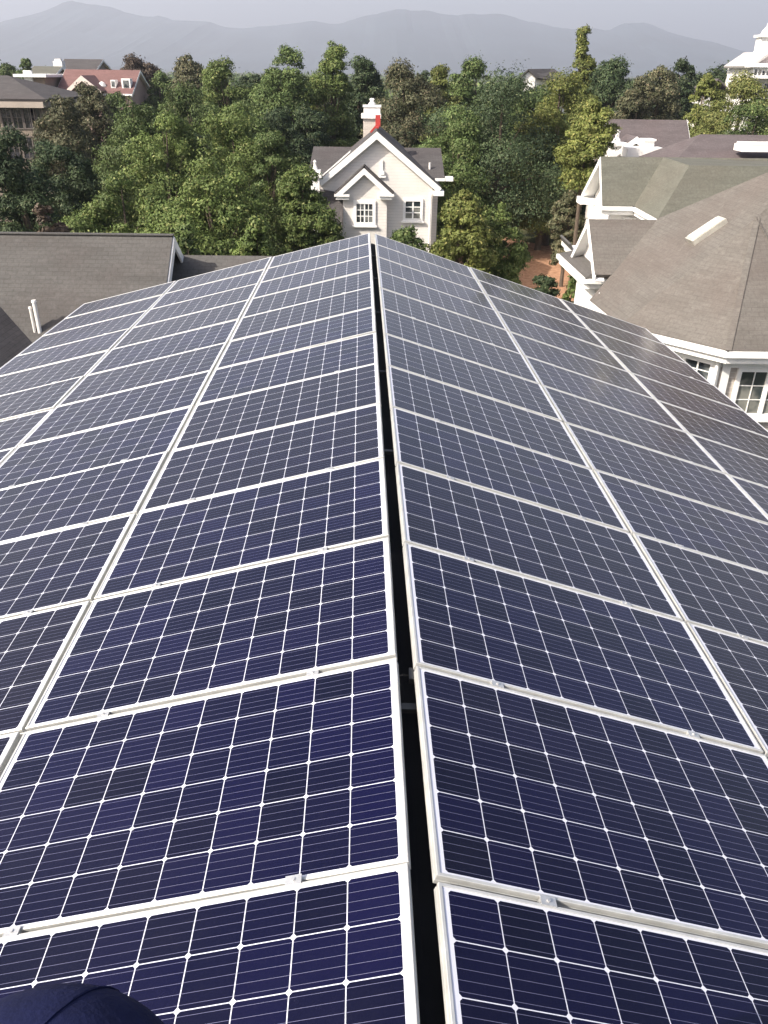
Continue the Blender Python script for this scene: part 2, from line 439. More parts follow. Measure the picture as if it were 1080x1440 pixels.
# wall body
m = MB()
m.face([V(wl, Y0+.35, 0), V(wr, Y0+.35, 0), V(wr, Y0+.35, apex.z-k*(wr-apex.x)-.1), V(apex.x, Y0+.35, apex.z-.1), V(wl, Y0+.35, apex.z-k*(apex.x-wl)-.1)])
m.face([V(wr, Y0+.35, 0), V(wr, Y0+9, 0), V(wr, Y0+9, ez-.1), V(wr, Y0+.35, apex.z-k*(wr-apex.x)-.1)])
m.face([V(wl, Y0+9, 0), V(wl, Y0+.35, 0), V(wl, Y0+.35, apex.z-k*(apex.x-wl)-.1), V(wl, Y0+9, ez)])
m.face([V(wr, Y0+9, 0), V(wl, Y0+9, 0), V(wl, Y0+9, ez), V(wr, Y0+9, ez)])
m.build('wall', SIDING, ch)
# front gable roof
m = MB(); D_ = 6.0
for e in (le, re_):
    m.slab([apex+V(0, -.02, 0), apex+V(0, D_, 0), V(e.x, Y0+D_, e.z), V(e.x, Y0-.02, e.z)], .16, (0, 0, 1))
roof = m.build('roof', ROOF_DARK, ch)
# rake boards
m = MB()
for e in (le, re_):
    d = (e-apex).normalized(); n = V(-d.z, 0, d.x)
    if n.z > 0: n = -n
    m.slab([apex+V(0, -.06, -.03), e+V(0, -.06, -.03), e+V(0, -.06, -.03)+n*.30, apex+V(0, -.06, -.03)+V(0, 0, -.30/abs(n.z))], .08, (0, -1, 0))
    m.slab([apex+V(0, .02, -.25), e+V(0, .02, -.25), e+V(0, .345, -.25), apex+V(0, .345, -.25)], .03, (0, 0, -1))
m.box(re_+V(-.16, .30, -.30), .30, .42, .12)
m.build('rake_board', TRIM, ch)
# transverse roof behind
tz = P(530, 207, Y0+5).z; tx0, tx1 = P(441, 207, Y0+5).x, P(620, 205, Y0+5).x
m = MB(); ye = Y0+1.6; ze = P(624, 251, ye).z
m.slab([V(tx0, Y0+5, tz), V(tx1, Y0+5, tz), V(tx1+.1, ye, ze), V(tx0-.1, ye, ze)], .16, (0, 0, 1))
m.slab([V(tx0, Y0+5, tz), V(tx1, Y0+5, tz), V(tx1, Y0+9.3, ze), V(tx0, Y0+9.3, ze)], .16, (0, 0, 1))
m.build('roof', ROOF_DARK, ch)
m = MB(); m.bar(V(tx1+.1, ye-.08, ze-.06), V(re_.x-.3, ye-.08, ze-.06), .14, .14); m.box(V(tx1+.35, ye+.1, ze-.02), .22, .35, .1); m.build('gutter', TRIM, ch)
m = MB(); m.bar(V(tx0-.1, ye-.08, ze-.06), V(wl-.2, ye-.08, ze-.06), .14, .14)
m.build('gutter', TRIM, ch)
m = MB(); m.face([V(tx1-.25, ye+.3, 0), V(tx1-.25, Y0+9.1, 0), V(tx1-.25, Y0+9.1, ze), V(tx1-.25, Y0+5, tz-.15), V(tx1-.25, ye+.3, ze)])
m.face([V(wr, ye+.3, 0), V(tx1-.25, ye+.3, 0), V(tx1-.25, ye+.3, ze-.05), V(wr, ye+.3, ze-.05)])
m.build('wall', SIDING, ch); m = MB()
m.face([V(tx0+.25, Y0+9.1, 0), V(tx0+.25, ye+.3, 0), V(tx0+.25, ye+.3, ze), V(tx0+.25, Y0+5, tz-.15), V(tx0+.25, Y0+9.1, ze)])
m.face([V(tx0+.25, ye+.3, 0), V(wl, ye+.3, 0), V(wl, ye+.3, ze-.05), V(tx0+.25, ye+.3, ze-.05)])
m.build('wall', SIDING, ch)
# chimney
Yc = Y0+5.6; ca, cb = P(511, 170, Yc), P(533, 170, Yc); cxm = (ca.x+cb.x)/2; hw = (cb.x-ca.x)/2
z1 = P(522, 166, Yc).z; z2 = P(522, 150, Yc).z; z3 = P(522, 141, Yc).z
m = MB(); m.box((cxm, Yc, (tz-1+z1)/2), hw, hw*.9, (z1-tz+1)/2); chim = m.build('chimney', BRICK, ch)
m = MB(); m.box((cxm, Yc, z1+.12), hw*1.25, hw*1.15, .12); m.box((cxm+.05, Yc, (z1+.24+z2)/2), hw*1.05, hw, (z2-z1-.24)/2)
m.box((cxm+.05, Yc, z2+.04), hw*1.16, hw*1.1, .05); m.lathe((cxm+.05, Yc, z2+.09), [(.22, 0), (.20, .1), (.13, .14), (.12, .26), (.16, .3), (.1, .36)])
m.build('chimney_cap', WHITE, chim)
# red ridge flashing
m = MB(); a1, a2 = P(533, 163, Y0+2.6), P(506, 190, Y0+2.6)
kx = V(-k, 0, 1).normalized()
A = apex+V(0, 2.6, 0)
m.box(P(531.5, 170, Y0+3.2), .14, .22, .30)
m.bar(A+V(0, -.0, .18), A+V(-.4, 0, -.4*k+.08), .16, .10)
m.bar(apex+V(0, 1.9, .05), apex+V(0, 3.2, .05), .16, .08)
m.build('ridge_flashing', REDM, ch)
m = MB()
for o_ in (.9, 1.7): m.bar(apex+V(-1.5, o_, -1.5*k+.04), V(le.x+.1, Y0+o_, le.z+.08), .05, .04)
m.build('flashing_strip', TRIM, ch)
# bay with its own gable
Yb = Y0-.65; b = lambda x, y: atY(x, y, Yb)
ba, bl, brr = b(511, 233), b(470, 272), b(554, 272)
kb = (ba.z-bl.z)/(brr.x-bl.x)*2; ba.x = (bl.x+brr.x)/2
x0, x1 = b(482, 290).x, b(544, 290).x
m = MB()
m.face([V(x0, Yb+.3, 0), V(x1, Yb+.3, 0), V(x1, Yb+.3, bl.z+.1), V(ba.x, Yb+.3, ba.z-.12), V(x0, Yb+.3, bl.z+.1)])
m.face([V(x1, Yb+.3, 0), V(x1, Y0+.35, 0), V(x1, Y0+.35, bl.z+.1), V(x1, Yb+.3, bl.z+.1)])
m.face([V(x0, Y0+.35, 0), V(x0, Yb+.3, 0), V(x0, Yb+.3, bl.z+.1), V(x0, Y0+.35, bl.z+.1)])
bay = m.build('bay', SIDING, ch)
m = MB()
for e in (bl, brr): m.slab([ba, ba+V(0, 1.1, 0), V(e.x, Yb+1.1, e.z), V(e.x, Yb, e.z)], .12, (0, 0, 1))
m.build('roof', ROOF_DARK, bay)
m = MB()
for e, s in ((bl, -1), (brr, 1)):
    d = (e-ba).normalized(); n = V(-d.z, 0, d.x)
    if n.z > 0: n = -n
    A, B = ba+V(0, -.05, -.12), e+V(-s*.1, -.05, -.12+.1*kb)
    m.slab([A, B, B+n*.24, A+V(0, 0, -.24/abs(n.z))], .07, (0, -1, 0))
    m.box(V(e.x-s*.42, Yb+.25, e.z-.10), .42, .34, .06); m.box(V(e.x-s*.45, Yb+.28, e.z-.24), .36, .28, .08)
m.build('cornice_return', TRIM, bay)
def winpx(par, x0, y0, x1, y1, Y, **kw):
    A, B = atY(x0, y0, Y), atY(x1, y1, Y)
    return window(par, V((A.x+B.x)/2, Y, (A.z+B.z)/2), (1, 0, 0), (0, 0, 1), B.x-A.x, A.z-B.z, **kw)
winpx(bay, 497, 282, 528, 317, Yb+.3, nx=4, ny=3, fw=.17, bars=.045)
winpx(ch, 567, 279, 594, 311, Y0+.35, nx=2, ny=3, fw=.15, bars=.05, glass=GLASS2)
m = MB(); q = P(537.5, 243, Y0+.3); m.box(q, .12, .08, .10); m.box(q+V(0, 0, .35), .03, .03, .3); m.box(q+V(0, 0, -.2), .2, .06, .05)
m.build('gable_ornament', TRIM, ch)
m = MB(); q = P(444, 268, Y0-.4); z_ = P(444, 240, Y0-.4).z
m.box((q.x, Y0-.4, (q.z+z_)/2-.2), .24, .24, (z_-q.z)/2+.0); m.box((q.x, Y0-.4, z_-.22), .36, .36, .10)
m.box((q.x, Y0-.4, z_-.05), .30, .30, .09); m.lathe((q.x, Y0-.4, z_+.04), [(.16, 0), (.13, .12), (.08, .2), (.07, .34), (.1, .4), (.04, .5)])
m.box((q.x, Y0-.4, q.z/2-.1), .2, .2, q.z/2); m.build('corner_pier', WHITE, ch)
m = MB(); A, B, D = P(450, 267, Y0-.1), P(487, 312, Y0-1.4), P(487, 290, Y0-.1)
m.slab([V(wl-.1, Y0+.3, A.z), V(x0, Y0+.3, A.z-.2), V(x0, Y0-1.5, A.z-1.9), V(wl-.1, Y0-1.5, A.z-1.9)], .12, (0, 0, 1))
m.build('porch_roof', ROOF_DARK, ch)
m = MB(); m.bar(V(wl-.15, Y0-1.55, A.z-1.98), V(x0, Y0-1.55, A.z-1.98), .1, .14); m.bar(V(wl-.12, Y0-1.5, A.z-1.98), V(wl-.12, Y0+.3, A.z-.08), .08, .16); m.build('gutter', TRIM, ch)
m = MB(); m.face([V(wl, Y0-1.2, 0), V(x0, Y0-1.2, 0), V(x0, Y0-1.2, A.z-1.75), V(wl, Y0-1.2, A.z-1.75)])
m.face([V(wl, Y0+.3, 0), V(wl, Y0-1.2, 0), V(wl, Y0-1.2, A.z-1.75), V(wl, Y0+.3, A.z-.2)]); m.build('porch_wall', SIDING, ch)
m = MB(); q = P(604, 243, Y0+2.6); m.tube(q+V(0, 0, -.3), q+V(0, 0, .55), .06, .06, 8); m.build('vent_pipe', PVC, ch)
m = MB(); m.tube(V(wr-.1, Y0+.22, 0), V(wr-.1, Y0+.22, ez-.35), .05, .05, 8); m.build('downpipe', TRIM, ch)

# ================================================================== LEFT NEIGHBOUR
YL = 24.0; rz = atY(243, 330, YL).z; gx = atY(243, 330, YL).x; SL = .86
lh = thing('shingled_house', (gx-6, YL-2, 0), 'neighbouring house with broad grey-brown shingle roof, left of the solar roof', 'house')
ye = YL-5.6
def zL(y): return rz-SL*(YL-y)
m = MB()
m.slab([V(gx, YL, rz), V(-24, YL, rz), V(-24, ye, zL(ye)), V(gx, ye, zL(ye))], .16, (0, 0, 1))
m.slab([V(gx, YL, rz), V(-24, YL, rz), V(-24, YL+5.2, rz-SL*5.2), V(gx, YL+5.2, rz-SL*5.2)], .16, (0, 0, 1))
m.build('roof', ROOF_GREY, lh)
m = MB(); m.bar(V(gx+.02, YL, rz-.005), V(-24, YL, rz-.005), .20, .03); m.build('ridge_cap', ROOF_GREY, lh)
m = MB(); m.face([V(gx-.35, ye+.4, 0), V(gx-.35, YL+4.8, 0), V(gx-.35, YL+4.8, zL(ye+.4)-.1), V(gx-.35, YL, rz-.12), V(gx-.35, ye+.4, zL(ye+.4)-.1)])
m.face([V(-24, ye+.4, 0), V(gx-.35, ye+.4, 0), V(gx-.35, ye+.4, zL(ye+.4)), V(-24, ye+.4, zL(ye+.4))])
m.face([V(gx-.35, YL+4.8, 0), V(-24, YL+4.8, 0), V(-24, YL+4.8, zL(ye+.4)), V(gx-.35, YL+4.8, zL(ye+.4))])
m.build('wall', SIDING2, lh)
m = MB()
for y_ in (ye, YL+5.2):
    zz = rz-SL*abs(YL-y_)
    m.slab([V(gx+.04, YL, rz-.05), V(gx+.04, y_, zz-.05), V(gx+.04, y_, zz-.33), V(gx+.04, YL, rz-.37)], .06, (1, 0, 0))
m.build('rake_board', TRIM, lh)
# cross wing with its ridge running towards us, at the far left
m = MB(); vx, vy = atY(0, 430, 22.5).x, 0
def onL(px, py):
    d = ray(px, py); t = (rz-SL*YL-CAMP.z)/(d.z-SL*d.y)   # z = rz-SL*(YL-y)
    return CAMP+d*t
A_, B_ = onL(0, 431), onL(42, 478)
s2 = (A_.z-B_.z)/(B_.x-A_.x); xe = B_.x+1.6; xr = A_.x-.6
def zW(x): return A_.z-s2*(x-A_.x)
def valley_y(x): return YL-(rz-zW(x))/SL
zr = zW(xr); ya, yb = valley_y(xr), valley_y(xe)
m.slab([V(xr, ya, zr), V(xr, 9, zr), V(xe, 9, zW(xe)), V(xe, yb, zW(xe))], .14, (0, 0, 1))
m.slab([V(xr, ya, zr), V(xr, 9, zr), V(xr-4.6, 9, zW(xe)), V(xr-4.6, yb, zW(xe))], .14, (0, 0, 1))
m.build('wing_roof', ROOF_DARK, lh)
m = MB(); m.bar(V(xe+.05, 9, zW(xe)-.06), V(xe+.05, yb, zW(xe)-.06), .14, .14)
m.build('gutter', TRIM, lh)
m = MB(); m.face([V(xe-.4, yb+.5, 0), V(xe-.4, 9.3, 0), V(xe-.4, 9.3, zW(xe)+.2), V(xe-.4, yb+.5, zW(xe)+.2)][::-1])
m.face([V(xr-4.2, 9.3, 0), V(xe-.4, 9.3, 0), V(xe-.4, 9.3, zW(xe)+.2), V(xr, 9.3, zr-.2), V(xr-4.2, 9.3, zW(xe)+.2)]); m.build('wing_wall', SIDING2, lh)
# vent pipes on the roof
def onL(px, py):
    d = ray(px, py); t = (rz-SL*YL-CAMP.z+SL*0)/(d.z-SL*d.y)   # z = rz-SL*(YL-y)
    return CAMP+d*t
q = onL(56, 466)
for dx, h_, r_ in ((0, .80, .055), (-.14, .62, .035)):
    m = MB(); m.tube(q+V(dx, 0, -.1), q+V(dx, 0, h_), r_, r_, 10); m.tube(q+V(dx, 0, h_), q+V(dx, 0, h_+.05), r_*1.35, r_*1.1, 10)
    m.build('vent_pipe', PVC, lh)
# lower wing to the right of the gable
yl2 = 24.9; zt = atY(300, 359, yl2).z; xa = gx-.3; xb = atY(392, 362, yl2).x
m = MB()
m.slab([V(xa, yl2, zt), V(xb, yl2, zt), V(xb, yl2-4.2, zt-3.0), V(xa, yl2-4.2, zt-3.0)], .14, (0, 0, 1))
m.slab([V(xa, yl2, zt), V(xb, yl2, zt), V(xb, yl2+3.5, zt-2.5), V(xa, yl2+3.5, zt-2.5)], .14, (0, 0, 1))
m.build('lower_roof', ROOF_GREY, lh)
m = MB(); m.face([V(xb-.3, yl2-3.8, 0), V(xb-.3, yl2+3.2, 0), V(xb-.3, yl2+3.2, zt-2.4), V(xb-.3, yl2, zt-.15), V(xb-.3, yl2-3.8, zt-2.8)])
m.face([V(xa, yl2-3.8, 0), V(xb-.3, yl2-3.8, 0), V(xb-.3, yl2-3.8, zt-2.8), V(xa, yl2-3.8, zt-2.8)]); m.build('lower_wall', SIDING2, lh)

# ================================================================== RIGHT NEIGHBOUR, one big house of brown and olive roofs
rh = thing('villa', (10, 26, 0), 'large white villa with brown and olive shingle roofs, right of the solar roof', 'house')
EZ = 5.8
P2, P3, P4 = atZ(1024, 493, EZ), atZ(872, 457, EZ), atZ(829, 422, EZ)
AP = atZ(1065, 305, 8.6)
P1 = V(2*AP.x-P2.x, P2.y, EZ); P0 = V(2*AP.x-P3.x+1.5, P3.y, EZ)
# plane M through P3,P4,AP
nM = (P4-P3).cross(AP-P3).normalized()
def onM(px, py):
    d = ray(px, py); return CAMP+d*((P3-CAMP).dot(nM)/d.dot(nM))
H, VB, SK = onM(926, 307), onM(864, 381), onM(1080, 242)
PK = SK+(SK-H).normalized()*1.6
m = MB()
m.slab([P4, P3, AP, PK, H, VB], .18, (0, 0, 1)); m.slab([P3, P2, AP], .18, (0, 0, 1)); m.slab([P2, P1, AP], .18, (0, 0, 1))
m.slab([P1, P0, PK, AP], .18, (0, 0, 1))
BK = V(PK.x+.5, H.y+2.0, H.z-.5)
m.slab([H, PK, V(PK.x+4, PK.y+6, H.z), V(H.x+1, H.y+2, H.z-1.2)], .18, (0, 0, 1))
m.slab([P0, V(P0.x, PK.y+6, EZ), V(PK.x+4, PK.y+6, H.z), PK], .18, (0, 0, 1))
m.build('front_roof', ROOF_BROWN, rh)
# raised hip caps
m = MB()
for a_, b_ in ((AP, P2), (AP, P1)):
    m.bar(a_+V(0, 0, .003), b_+V(0, 0, .003), .16, .012)
m.build('hip_cap', ROOF_BROWN, rh)
# skylight strip on M
s1, s2_, s3, s4 = onM(966, 340), onM(1013, 309), onM(1024, 313), onM(977, 345)
up = nM*(1 if nM.z > 0 else -1)
m = MB(); m.slab([s1+up*.14, s2_+up*.14, s3+up*.14, s4+up*.14], .2, up)
sk = m.build('skylight', m_plain('skylight_frame', (.45, .43, .38), .5, .2, .2, 4), rh)
m = MB(); c_ = (s1+s2_+s3+s4)/4; f_ = lambda p: c_+(p-c_)*.86+up*.165
m.slab([f_(s1), f_(s2_), f_(s3), f_(s4)], .02, up); m.build('pane', m_plain('frosted_pane', (.62, .60, .52), .25, 0, .15, 3), sk)
q = onM(975, 346)
m = MB(); m.box(q+up*.03, .35, .25, .03, (V(1, 0, .0).normalized(), V(0, 1, 0), V(0, 0, 1))); 
# fascia and gutter round the turret eave
def eave(m, pts, drop=.0):
    for a_, b_ in zip(pts, pts[1:]):
        a_, b_ = Vector(a_), Vector(b_); d = (b_-a_).normalized(); o_ = d.cross(V(0, 0, 1)).normalized()
        m.bar(a_-d*.03+V(0, 0, -.10), b_+d*.03+V(0, 0, -.10), .16, .15)
        m.bar(a_+V(0, 0, -.27)-o_*.10, b_+V(0, 0, -.27)-o_*.10, .12, .18)
        m.bar(a_+V(0, 0, -.21)-o_*.28, b_+V(0, 0, -.21)-o_*.28, .42, .05)
m = MB(); eave(m, [P4, P3, P2, P1, P0]); m.build('gutter', TRIM, rh)
# walls of the turret
cen = V(AP.x, AP.y+1.5, 0)
def inset(p, d=.45):
    q = V(p.x, p.y, 0); v_ = (cen-q); return q+v_.normalized()*d*1.25
W3, W2, W1, W0, W4 = inset(P3), inset(P2), inset(P1), inset(P0), V(P4.x+.45, P4.y+.3, 0)
def wall(m, a_, b_, z0, z1): m.face([V(a_.x, a_.y, z0), V(b_.x, b_.y, z0), V(b_.x, b_.y, z1), V(a_.x, a_.y, z1)])
m = MB()
for a_, b_ in ((W4, W3), (W3, W2), (W2, W1), (W1, W0)): wall(m, a_, b_, 0, EZ-.12)
m.build('wall', STONE, rh)
# white corner boards and frieze
m = MB()
for a_, b_ in ((W4, W3), (W3, W2), (W2, W1), (W1, W0)):
    d = (b_-a_).normalized(); n = d.cross(V(0, 0, 1))
    m.bar(V(a_.x, a_.y, EZ-.45)+n*.03, V(b_.x, b_.y, EZ-.45)+n*.03, .08, .32)
    L = (b_-a_).length
    for t_ in (.12, L-.12): m.box(V(a_.x, a_.y, EZ/2-.3)+d*t_+n*.03, .10, .05, EZ/2-.3, (d, n, V(0, 0, 1)))
m.tube(V(W2.x-.16, W2.y-.10, 0), V(W2.x-.16, W2.y-.10, EZ-.2), .055, .055, 8)
m.build('corner_board', TRIM, rh)
GR = V(1, 0, 0)
A, B = atY(1037, 520, W2.y), atY(1085, 583, W2.y)
d2 = (W1-W2).normalized()
wc = V((A.x+B.x)/2+.25, W2.y, (A.z+B.z)/2)
window(rh, wc, d2, (0, 0, 1), (B.x-A.x)+.5, A.z-B.z+.15, nx=4, ny=3, fw=.11, glass=GLASS2, bars=.022)
m = MB(); m.box(wc+V(0, -.045, 0), .055, .03, (A.z-B.z)/2); m.build('window_mullion', TRIM, rh)
d3 = (W2-W3).normalized(); n3 = d3.cross(V(0, 0, 1)); dr = ray(981, 518); mid = CAMP+dr*((V(W2.x, W2.y, 0)-CAMP).dot(n3)/dr.dot(n3))
window(rh, V(mid.x, mid.y, mid.z-.15), d3, (0, 0, 1), .9, 1.0, nx=2, ny=3, fw=.08, bars=.022)
# G1: small brown cross gable facing the solar roof
gY, gz, gX = H.y, onM(926, 308).z, None
pk = atY(828, 308, gY); gX = pk.x; gz = pk.z
slope = .81; ny_ = VB.y-.15
m = MB()
m.slab([V(gX, gY, gz), V(H.x+.4, gY, gz), V(VB.x+.1, ny_, gz-slope*(gY-ny_)), V(gX, ny_, gz-slope*(gY-ny_))], .14, (0, 0, 1))
m.slab([V(gX, gY, gz), V(H.x+1.4, gY, gz), V(H.x+1.4, gY+2.0, gz-slope*2.0), V(gX, gY+2.0, gz-slope*2.0)], .14, (0, 0, 1))
m.build('gable_roof', ROOF_BROWN, rh)
nz = gz-slope*(gY-ny_); fz = gz-slope*2.0; wX = gX+.32
m = MB()
m.slab([V(gX-.03, gY, gz-.02), V(gX-.03, ny_, nz-.02), V(gX-.03, ny_, nz-.22), V(gX-.03, gY, gz-.27)], .07, (-1, 0, 0))
m.slab([V(gX-.03, gY, gz-.02), V(gX-.03, gY+2, fz-.02), V(gX-.03, gY+2, fz-.22), V(gX-.03, gY, gz-.27)], .07, (-1, 0, 0))
m.slab([V(gX+.04, gY, gz-.22), V(gX+.04, ny_, nz-.22), V(wX, ny_, nz-.22), V(wX, gY, gz-.22)], .03, (0, 0, -1))
m.slab([V(gX+.04, gY, gz-.22), V(gX+.04, gY+2, fz-.22), V(wX, gY+2, fz-.22), V(wX, gY, gz-.22)], .03, (0, 0, -1))
m.build('rake_board', TRIM, rh)
PZ = 6.2; c1, c2, c3 = atZ(786, 356, PZ), atZ(824, 391, PZ), atZ(859, 391, PZ)
yk = c2.y+.35; m = MB(); m.face([V(wX, gY+2, 0), V(wX, yk, 0), V(wX, yk, gz-.14-slope*(gY-yk)), V(wX, gY, gz-.14), V(wX, gY+2, fz)])
m.face([V(wX, c2.y+.35, 0), V(c3.x+.6, c2.y+.35, 0), V(c3.x+.6, c2.y+.35, PZ), V(wX, c2.y+.35, PZ)])
m.face([V(c3.x+.6, gY+2, 0), V(wX, gY+2, 0), V(wX, gY+2, fz), V(c3.x+.6, gY+2, fz)])
m.build('wall', WHITE, rh)
m = MB()   # pent roof under the gable
m.slab([c1, c2, V(wX, c2.y+.45, nz-.02), V(wX, c1.y-.4, nz-.02)], .08, (0, 0, 1))
m.slab([c2, c3, V(c3.x, c2.y+.45, nz-.02), V(wX, c2.y+.45, nz-.02)], .08, (0, 0, 1))
d1, d2_ = atZ(793, 338, PZ), atZ(806, 351, PZ); m.slab([d1, d2_, V(wX, d2_.y, nz-.02), V(wX, d1.y, nz-.02)], .08, (0, 0, 1))
m.build('pent_roof', ROOF_GREY, rh)
m = MB(); eave(m, [d1, d2_]); m.build('gutter', TRIM, rh); m = MB(); eave(m, [c1, c2, c3, P4+V(.35, .0, .25)]); m.build('gutter', TRIM, rh)
window(rh, V(wX+1.25, c2.y+.35, PZ-1.0), (1, 0, 0), (0, 0, 1), .8, .9, nx=2, ny=2, fw=.07)
# G2 and the olive main roof
Z2 = 9.0; E2 = 7.2
r1 = atZ(845, 220, Z2); Yw = 36.6; xg = atY(845, 220, Yw).x; Z2 = atY(845, 220, Yw).z
g1 = atZ(843, 289, E2); g2 = atZ(891, 290, E2); g3 = atZ(926, 308, E2)
yw = (g1.y+g2.y)/2; xe = (g2.x+g3.x)/2; yn = g3.y
xm = xe+(Yw-yw); yr = yn+(xm-xe)
m = MB()
m.slab([V(xg, Yw, Z2), V(xm, Yw, Z2), V(xe, yw, E2), V(xg, yw, E2)], .16, (0, 0, 1))
m.slab([V(xg, Yw, Z2), V(26, Yw, Z2), V(26, Yw+2.6, E2), V(xg, Yw+2.6, E2)], .16, (0, 0, 1))
m.slab([V(xm, yr, Z2), V(26, yr, Z2), V(26, yn, E2), V(xe, yn, E2)], .16, (0, 0, 1))
m.slab([V(xm, yr, Z2), V(26, yr, Z2), V(26, Yw, Z2-.3), V(xm, Yw, Z2-.01)], .1, (0, 0, 1))
m.build('back_roof', ROOF_GREEN, rh)
m = MB(); m.slab([V(xm, Yw, Z2), V(xm, yr, Z2), V(xe, yn, E2), V(xe, yw, E2)], .16, (0, 0, 1)); m.build('side_roof', ROOF_GREEN, rh)
m = MB()
m.slab([V(xg-.03, Yw, Z2-.02), V(xg-.03, yw, E2-.02), V(xg-.03, yw, E2-.25), V(xg-.03, Yw, Z2-.30)], .07, (-1, 0, 0))
m.slab([V(xg-.03, Yw, Z2-.02), V(xg-.03, Yw+2.6, E2-.02), V(xg-.03, Yw+2.6, E2-.25), V(xg-.03, Yw, Z2-.30)], .07, (-1, 0, 0))
m.slab([V(xg+.04, Yw, Z2-.24), V(xg+.04, Yw+2.6, E2-.24), V(xg+.5, Yw+2.6, E2-.24), V(xg+.5, Yw, Z2-.24)], .03, (0, 0, -1))
m.slab([V(xg+.04, Yw, Z2-.24), V(xg+.04, yw, E2-.24), V(xg+.5, yw, E2-.24), V(xg+.5, Yw, Z2-.24)], .03, (0, 0, -1))
m.box((xg+.25, Yw+2.45, E2-.28), .42, .42, .13)
m.build('rake_board', TRIM, rh)
m = MB(); eave(m, [V(xg, yw, E2), V(xe, yw, E2), V(xe, yn, E2), V(26, yn, E2)]); m.build('gutter', TRIM, rh)
wx = xg+.5
m = MB()
m.face([V(wx, Yw+2.2, 0), V(wx, yw+.4, 0), V(wx, yw+.4, E2), V(wx, Yw, Z2-.2), V(wx, Yw+2.2, E2)])
wall(m, V(wx, yw+.4, 0), V(xe+.4, yw+.4, 0), 0, E2-.1); wall(m, V(xe+.4, yw+.4, 0), V(xe+.4, yn+.4, 0), 0, E2-.1); wall(m, V(xe+.4, yn+.4, 0), V(26, yn+.4, 0), 0, E2-.1)
wall(m, V(26, Yw+2.2, 0), V(wx, Yw+2.2, 0), 0, E2-.1)
m.build('wall', WHITE, rh)
window(rh, V(wx+.9, yw+.4, E2-1.0), (1, 0, 0), (0, 0, 1), .7, 1.0, nx=2, ny=3, fw=.07)
window(rh, V(wx, Yw+.9, E2-1.5), (0, -1, 0), (0, 0, 1), 1.1, 1.2, nx=2, ny=3, fw=.08, glass=GLASS2)

# ================================================================== HOUSES FARTHER OFF
def gable_house(name, label, cat, x0, x1, Y, zr, ze, dep, roofm, wallm, gut=True):
    """ridge along X, eaves towards us"""
    h = thing(name, ((x0+x1)/2, Y, 0), label, cat)
    m = MB()
    m.slab([V(x0, Y, zr), V(x1, Y, zr), V(x1, Y-dep, ze), V(x0, Y-dep, ze)], .2, (0, 0, 1))
    m.slab([V(x0, Y, zr), V(x1, Y, zr), V(x1, Y+dep, ze), V(x0, Y+dep, ze)], .2, (0, 0, 1)); m.build('roof', roofm, h)
    a, b_, y0, y1 = x0+.4, x1-.4, Y-dep+.5, Y+dep-.5; m = MB()
    wall(m, V(a, y0, 0), V(b_, y0, 0), 0, ze+.2); wall(m, V(b_, y1, 0), V(a, y1, 0), 0, ze+.2)
    m.face([V(b_, y0, 0), V(b_, y1, 0), V(b_, y1, ze+.2), V(b_, Y, zr-.2), V(b_, y0, ze+.2)])
    m.face([V(a, y1, 0), V(a, y0, 0), V(a, y0, ze+.2), V(a, Y, zr-.2), V(a, y1, ze+.2)]); m.build('wall', wallm, h)
    if gut: m = MB(); m.bar(V(x0, Y-dep-.05, ze-.08), V(x1, Y-dep-.05, ze-.08), .16, .2); m.build('gutter', TRIM, h)
    for xx in (x0-.03, x1+.03):
        m = MB()
        for sg in (-1, 1): xi = xx+(.43 if xx < (x0+x1)/2 else -.43); m.slab([V(xx, Y, zr-.30), V(xx, Y+sg*dep, ze-.30), V(xi, Y+sg*dep, ze-.30), V(xi, Y, zr-.30)], .03, (0, 0, -1)); m.slab([V(xx, Y, zr-.02), V(xx, Y+sg*dep, ze-.02), V(xx, Y+sg*dep, ze-.32), V(xx, Y, zr-.35)], .06, (1 if xx > x0 else -1, 0, 0))
        m.build('rake_board', TRIM, h)
    return h
# plum roof behind the villa with a white dormer
Yp = 56; zr = atY(900, 168, Yp).z; xa, xb = atY(852, 168, Yp).x, atY(966, 168, Yp).x
ph = gable_house('house', 'house with plum grey roof and small white dormer gable, between trees and olive roof', 'house', xa, xb, Yp, zr, zr-3.9, 4.6, ROOF_PLUM, WHITE)
yd = Yp-3.4; pa, pl = atY(896, 192, yd), atY(861, 217, yd)
m = MB(); kd = (pa.z-pl.z)/(pa.x-pl.x)
rr = V(2*pa.x-pl.x, yd, pl.z)
for e in (pl, rr): m.slab([pa, pa+V(0, 2.4, 0), e+V(0, 2.4, 0), e], .12, (0, 0, 1))
dm = m.build('dormer', ROOF_PLUM, ph)
m = MB()
for e in (pl, rr): m.slab([pa+V(0, -.04, 0), e+V(0, -.04, 0), e+V(0, -.04, -.30), pa+V(0, -.04, -.36)], .08, (0, -1, 0))
m.build('rake_board', TRIM, dm)
m = MB(); m.face([pl+V(.3, .25, -1.2), rr+V(-.3, .25, -1.2), rr+V(-.3, .25, 0), pa+V(0, .25, -.2), pl+V(.3, .25, 0)]); m.build('wall', SIDING2, dm)
m = MB(); q = atY(903, 214, yd-1.0); m.box(q, 1.05, .7, .27); m.build('white_parapet', WHITE, ph)
m = MB(); q = atY(866, 208, yd+.5); m.box(q+V(0, 0, -.4), .42, .42, .6); m.box(q+V(0, 0, .22), .55, .55, .09); m.lathe(q+V(0, 0, .3), [(.28, 0), (.2, .18), (.12, .26), (.1, .5), (.14, .58), (.05, .7)])
m.build('finial_chimney', WHITE, ph)
m = MB(); q = atY(910, 203, yd-.2); m.box(q, .30, .4, .22); m.box(q+V(0, 0, .26), .36, .5, .05); m.build('chimney', WHITE, ph)
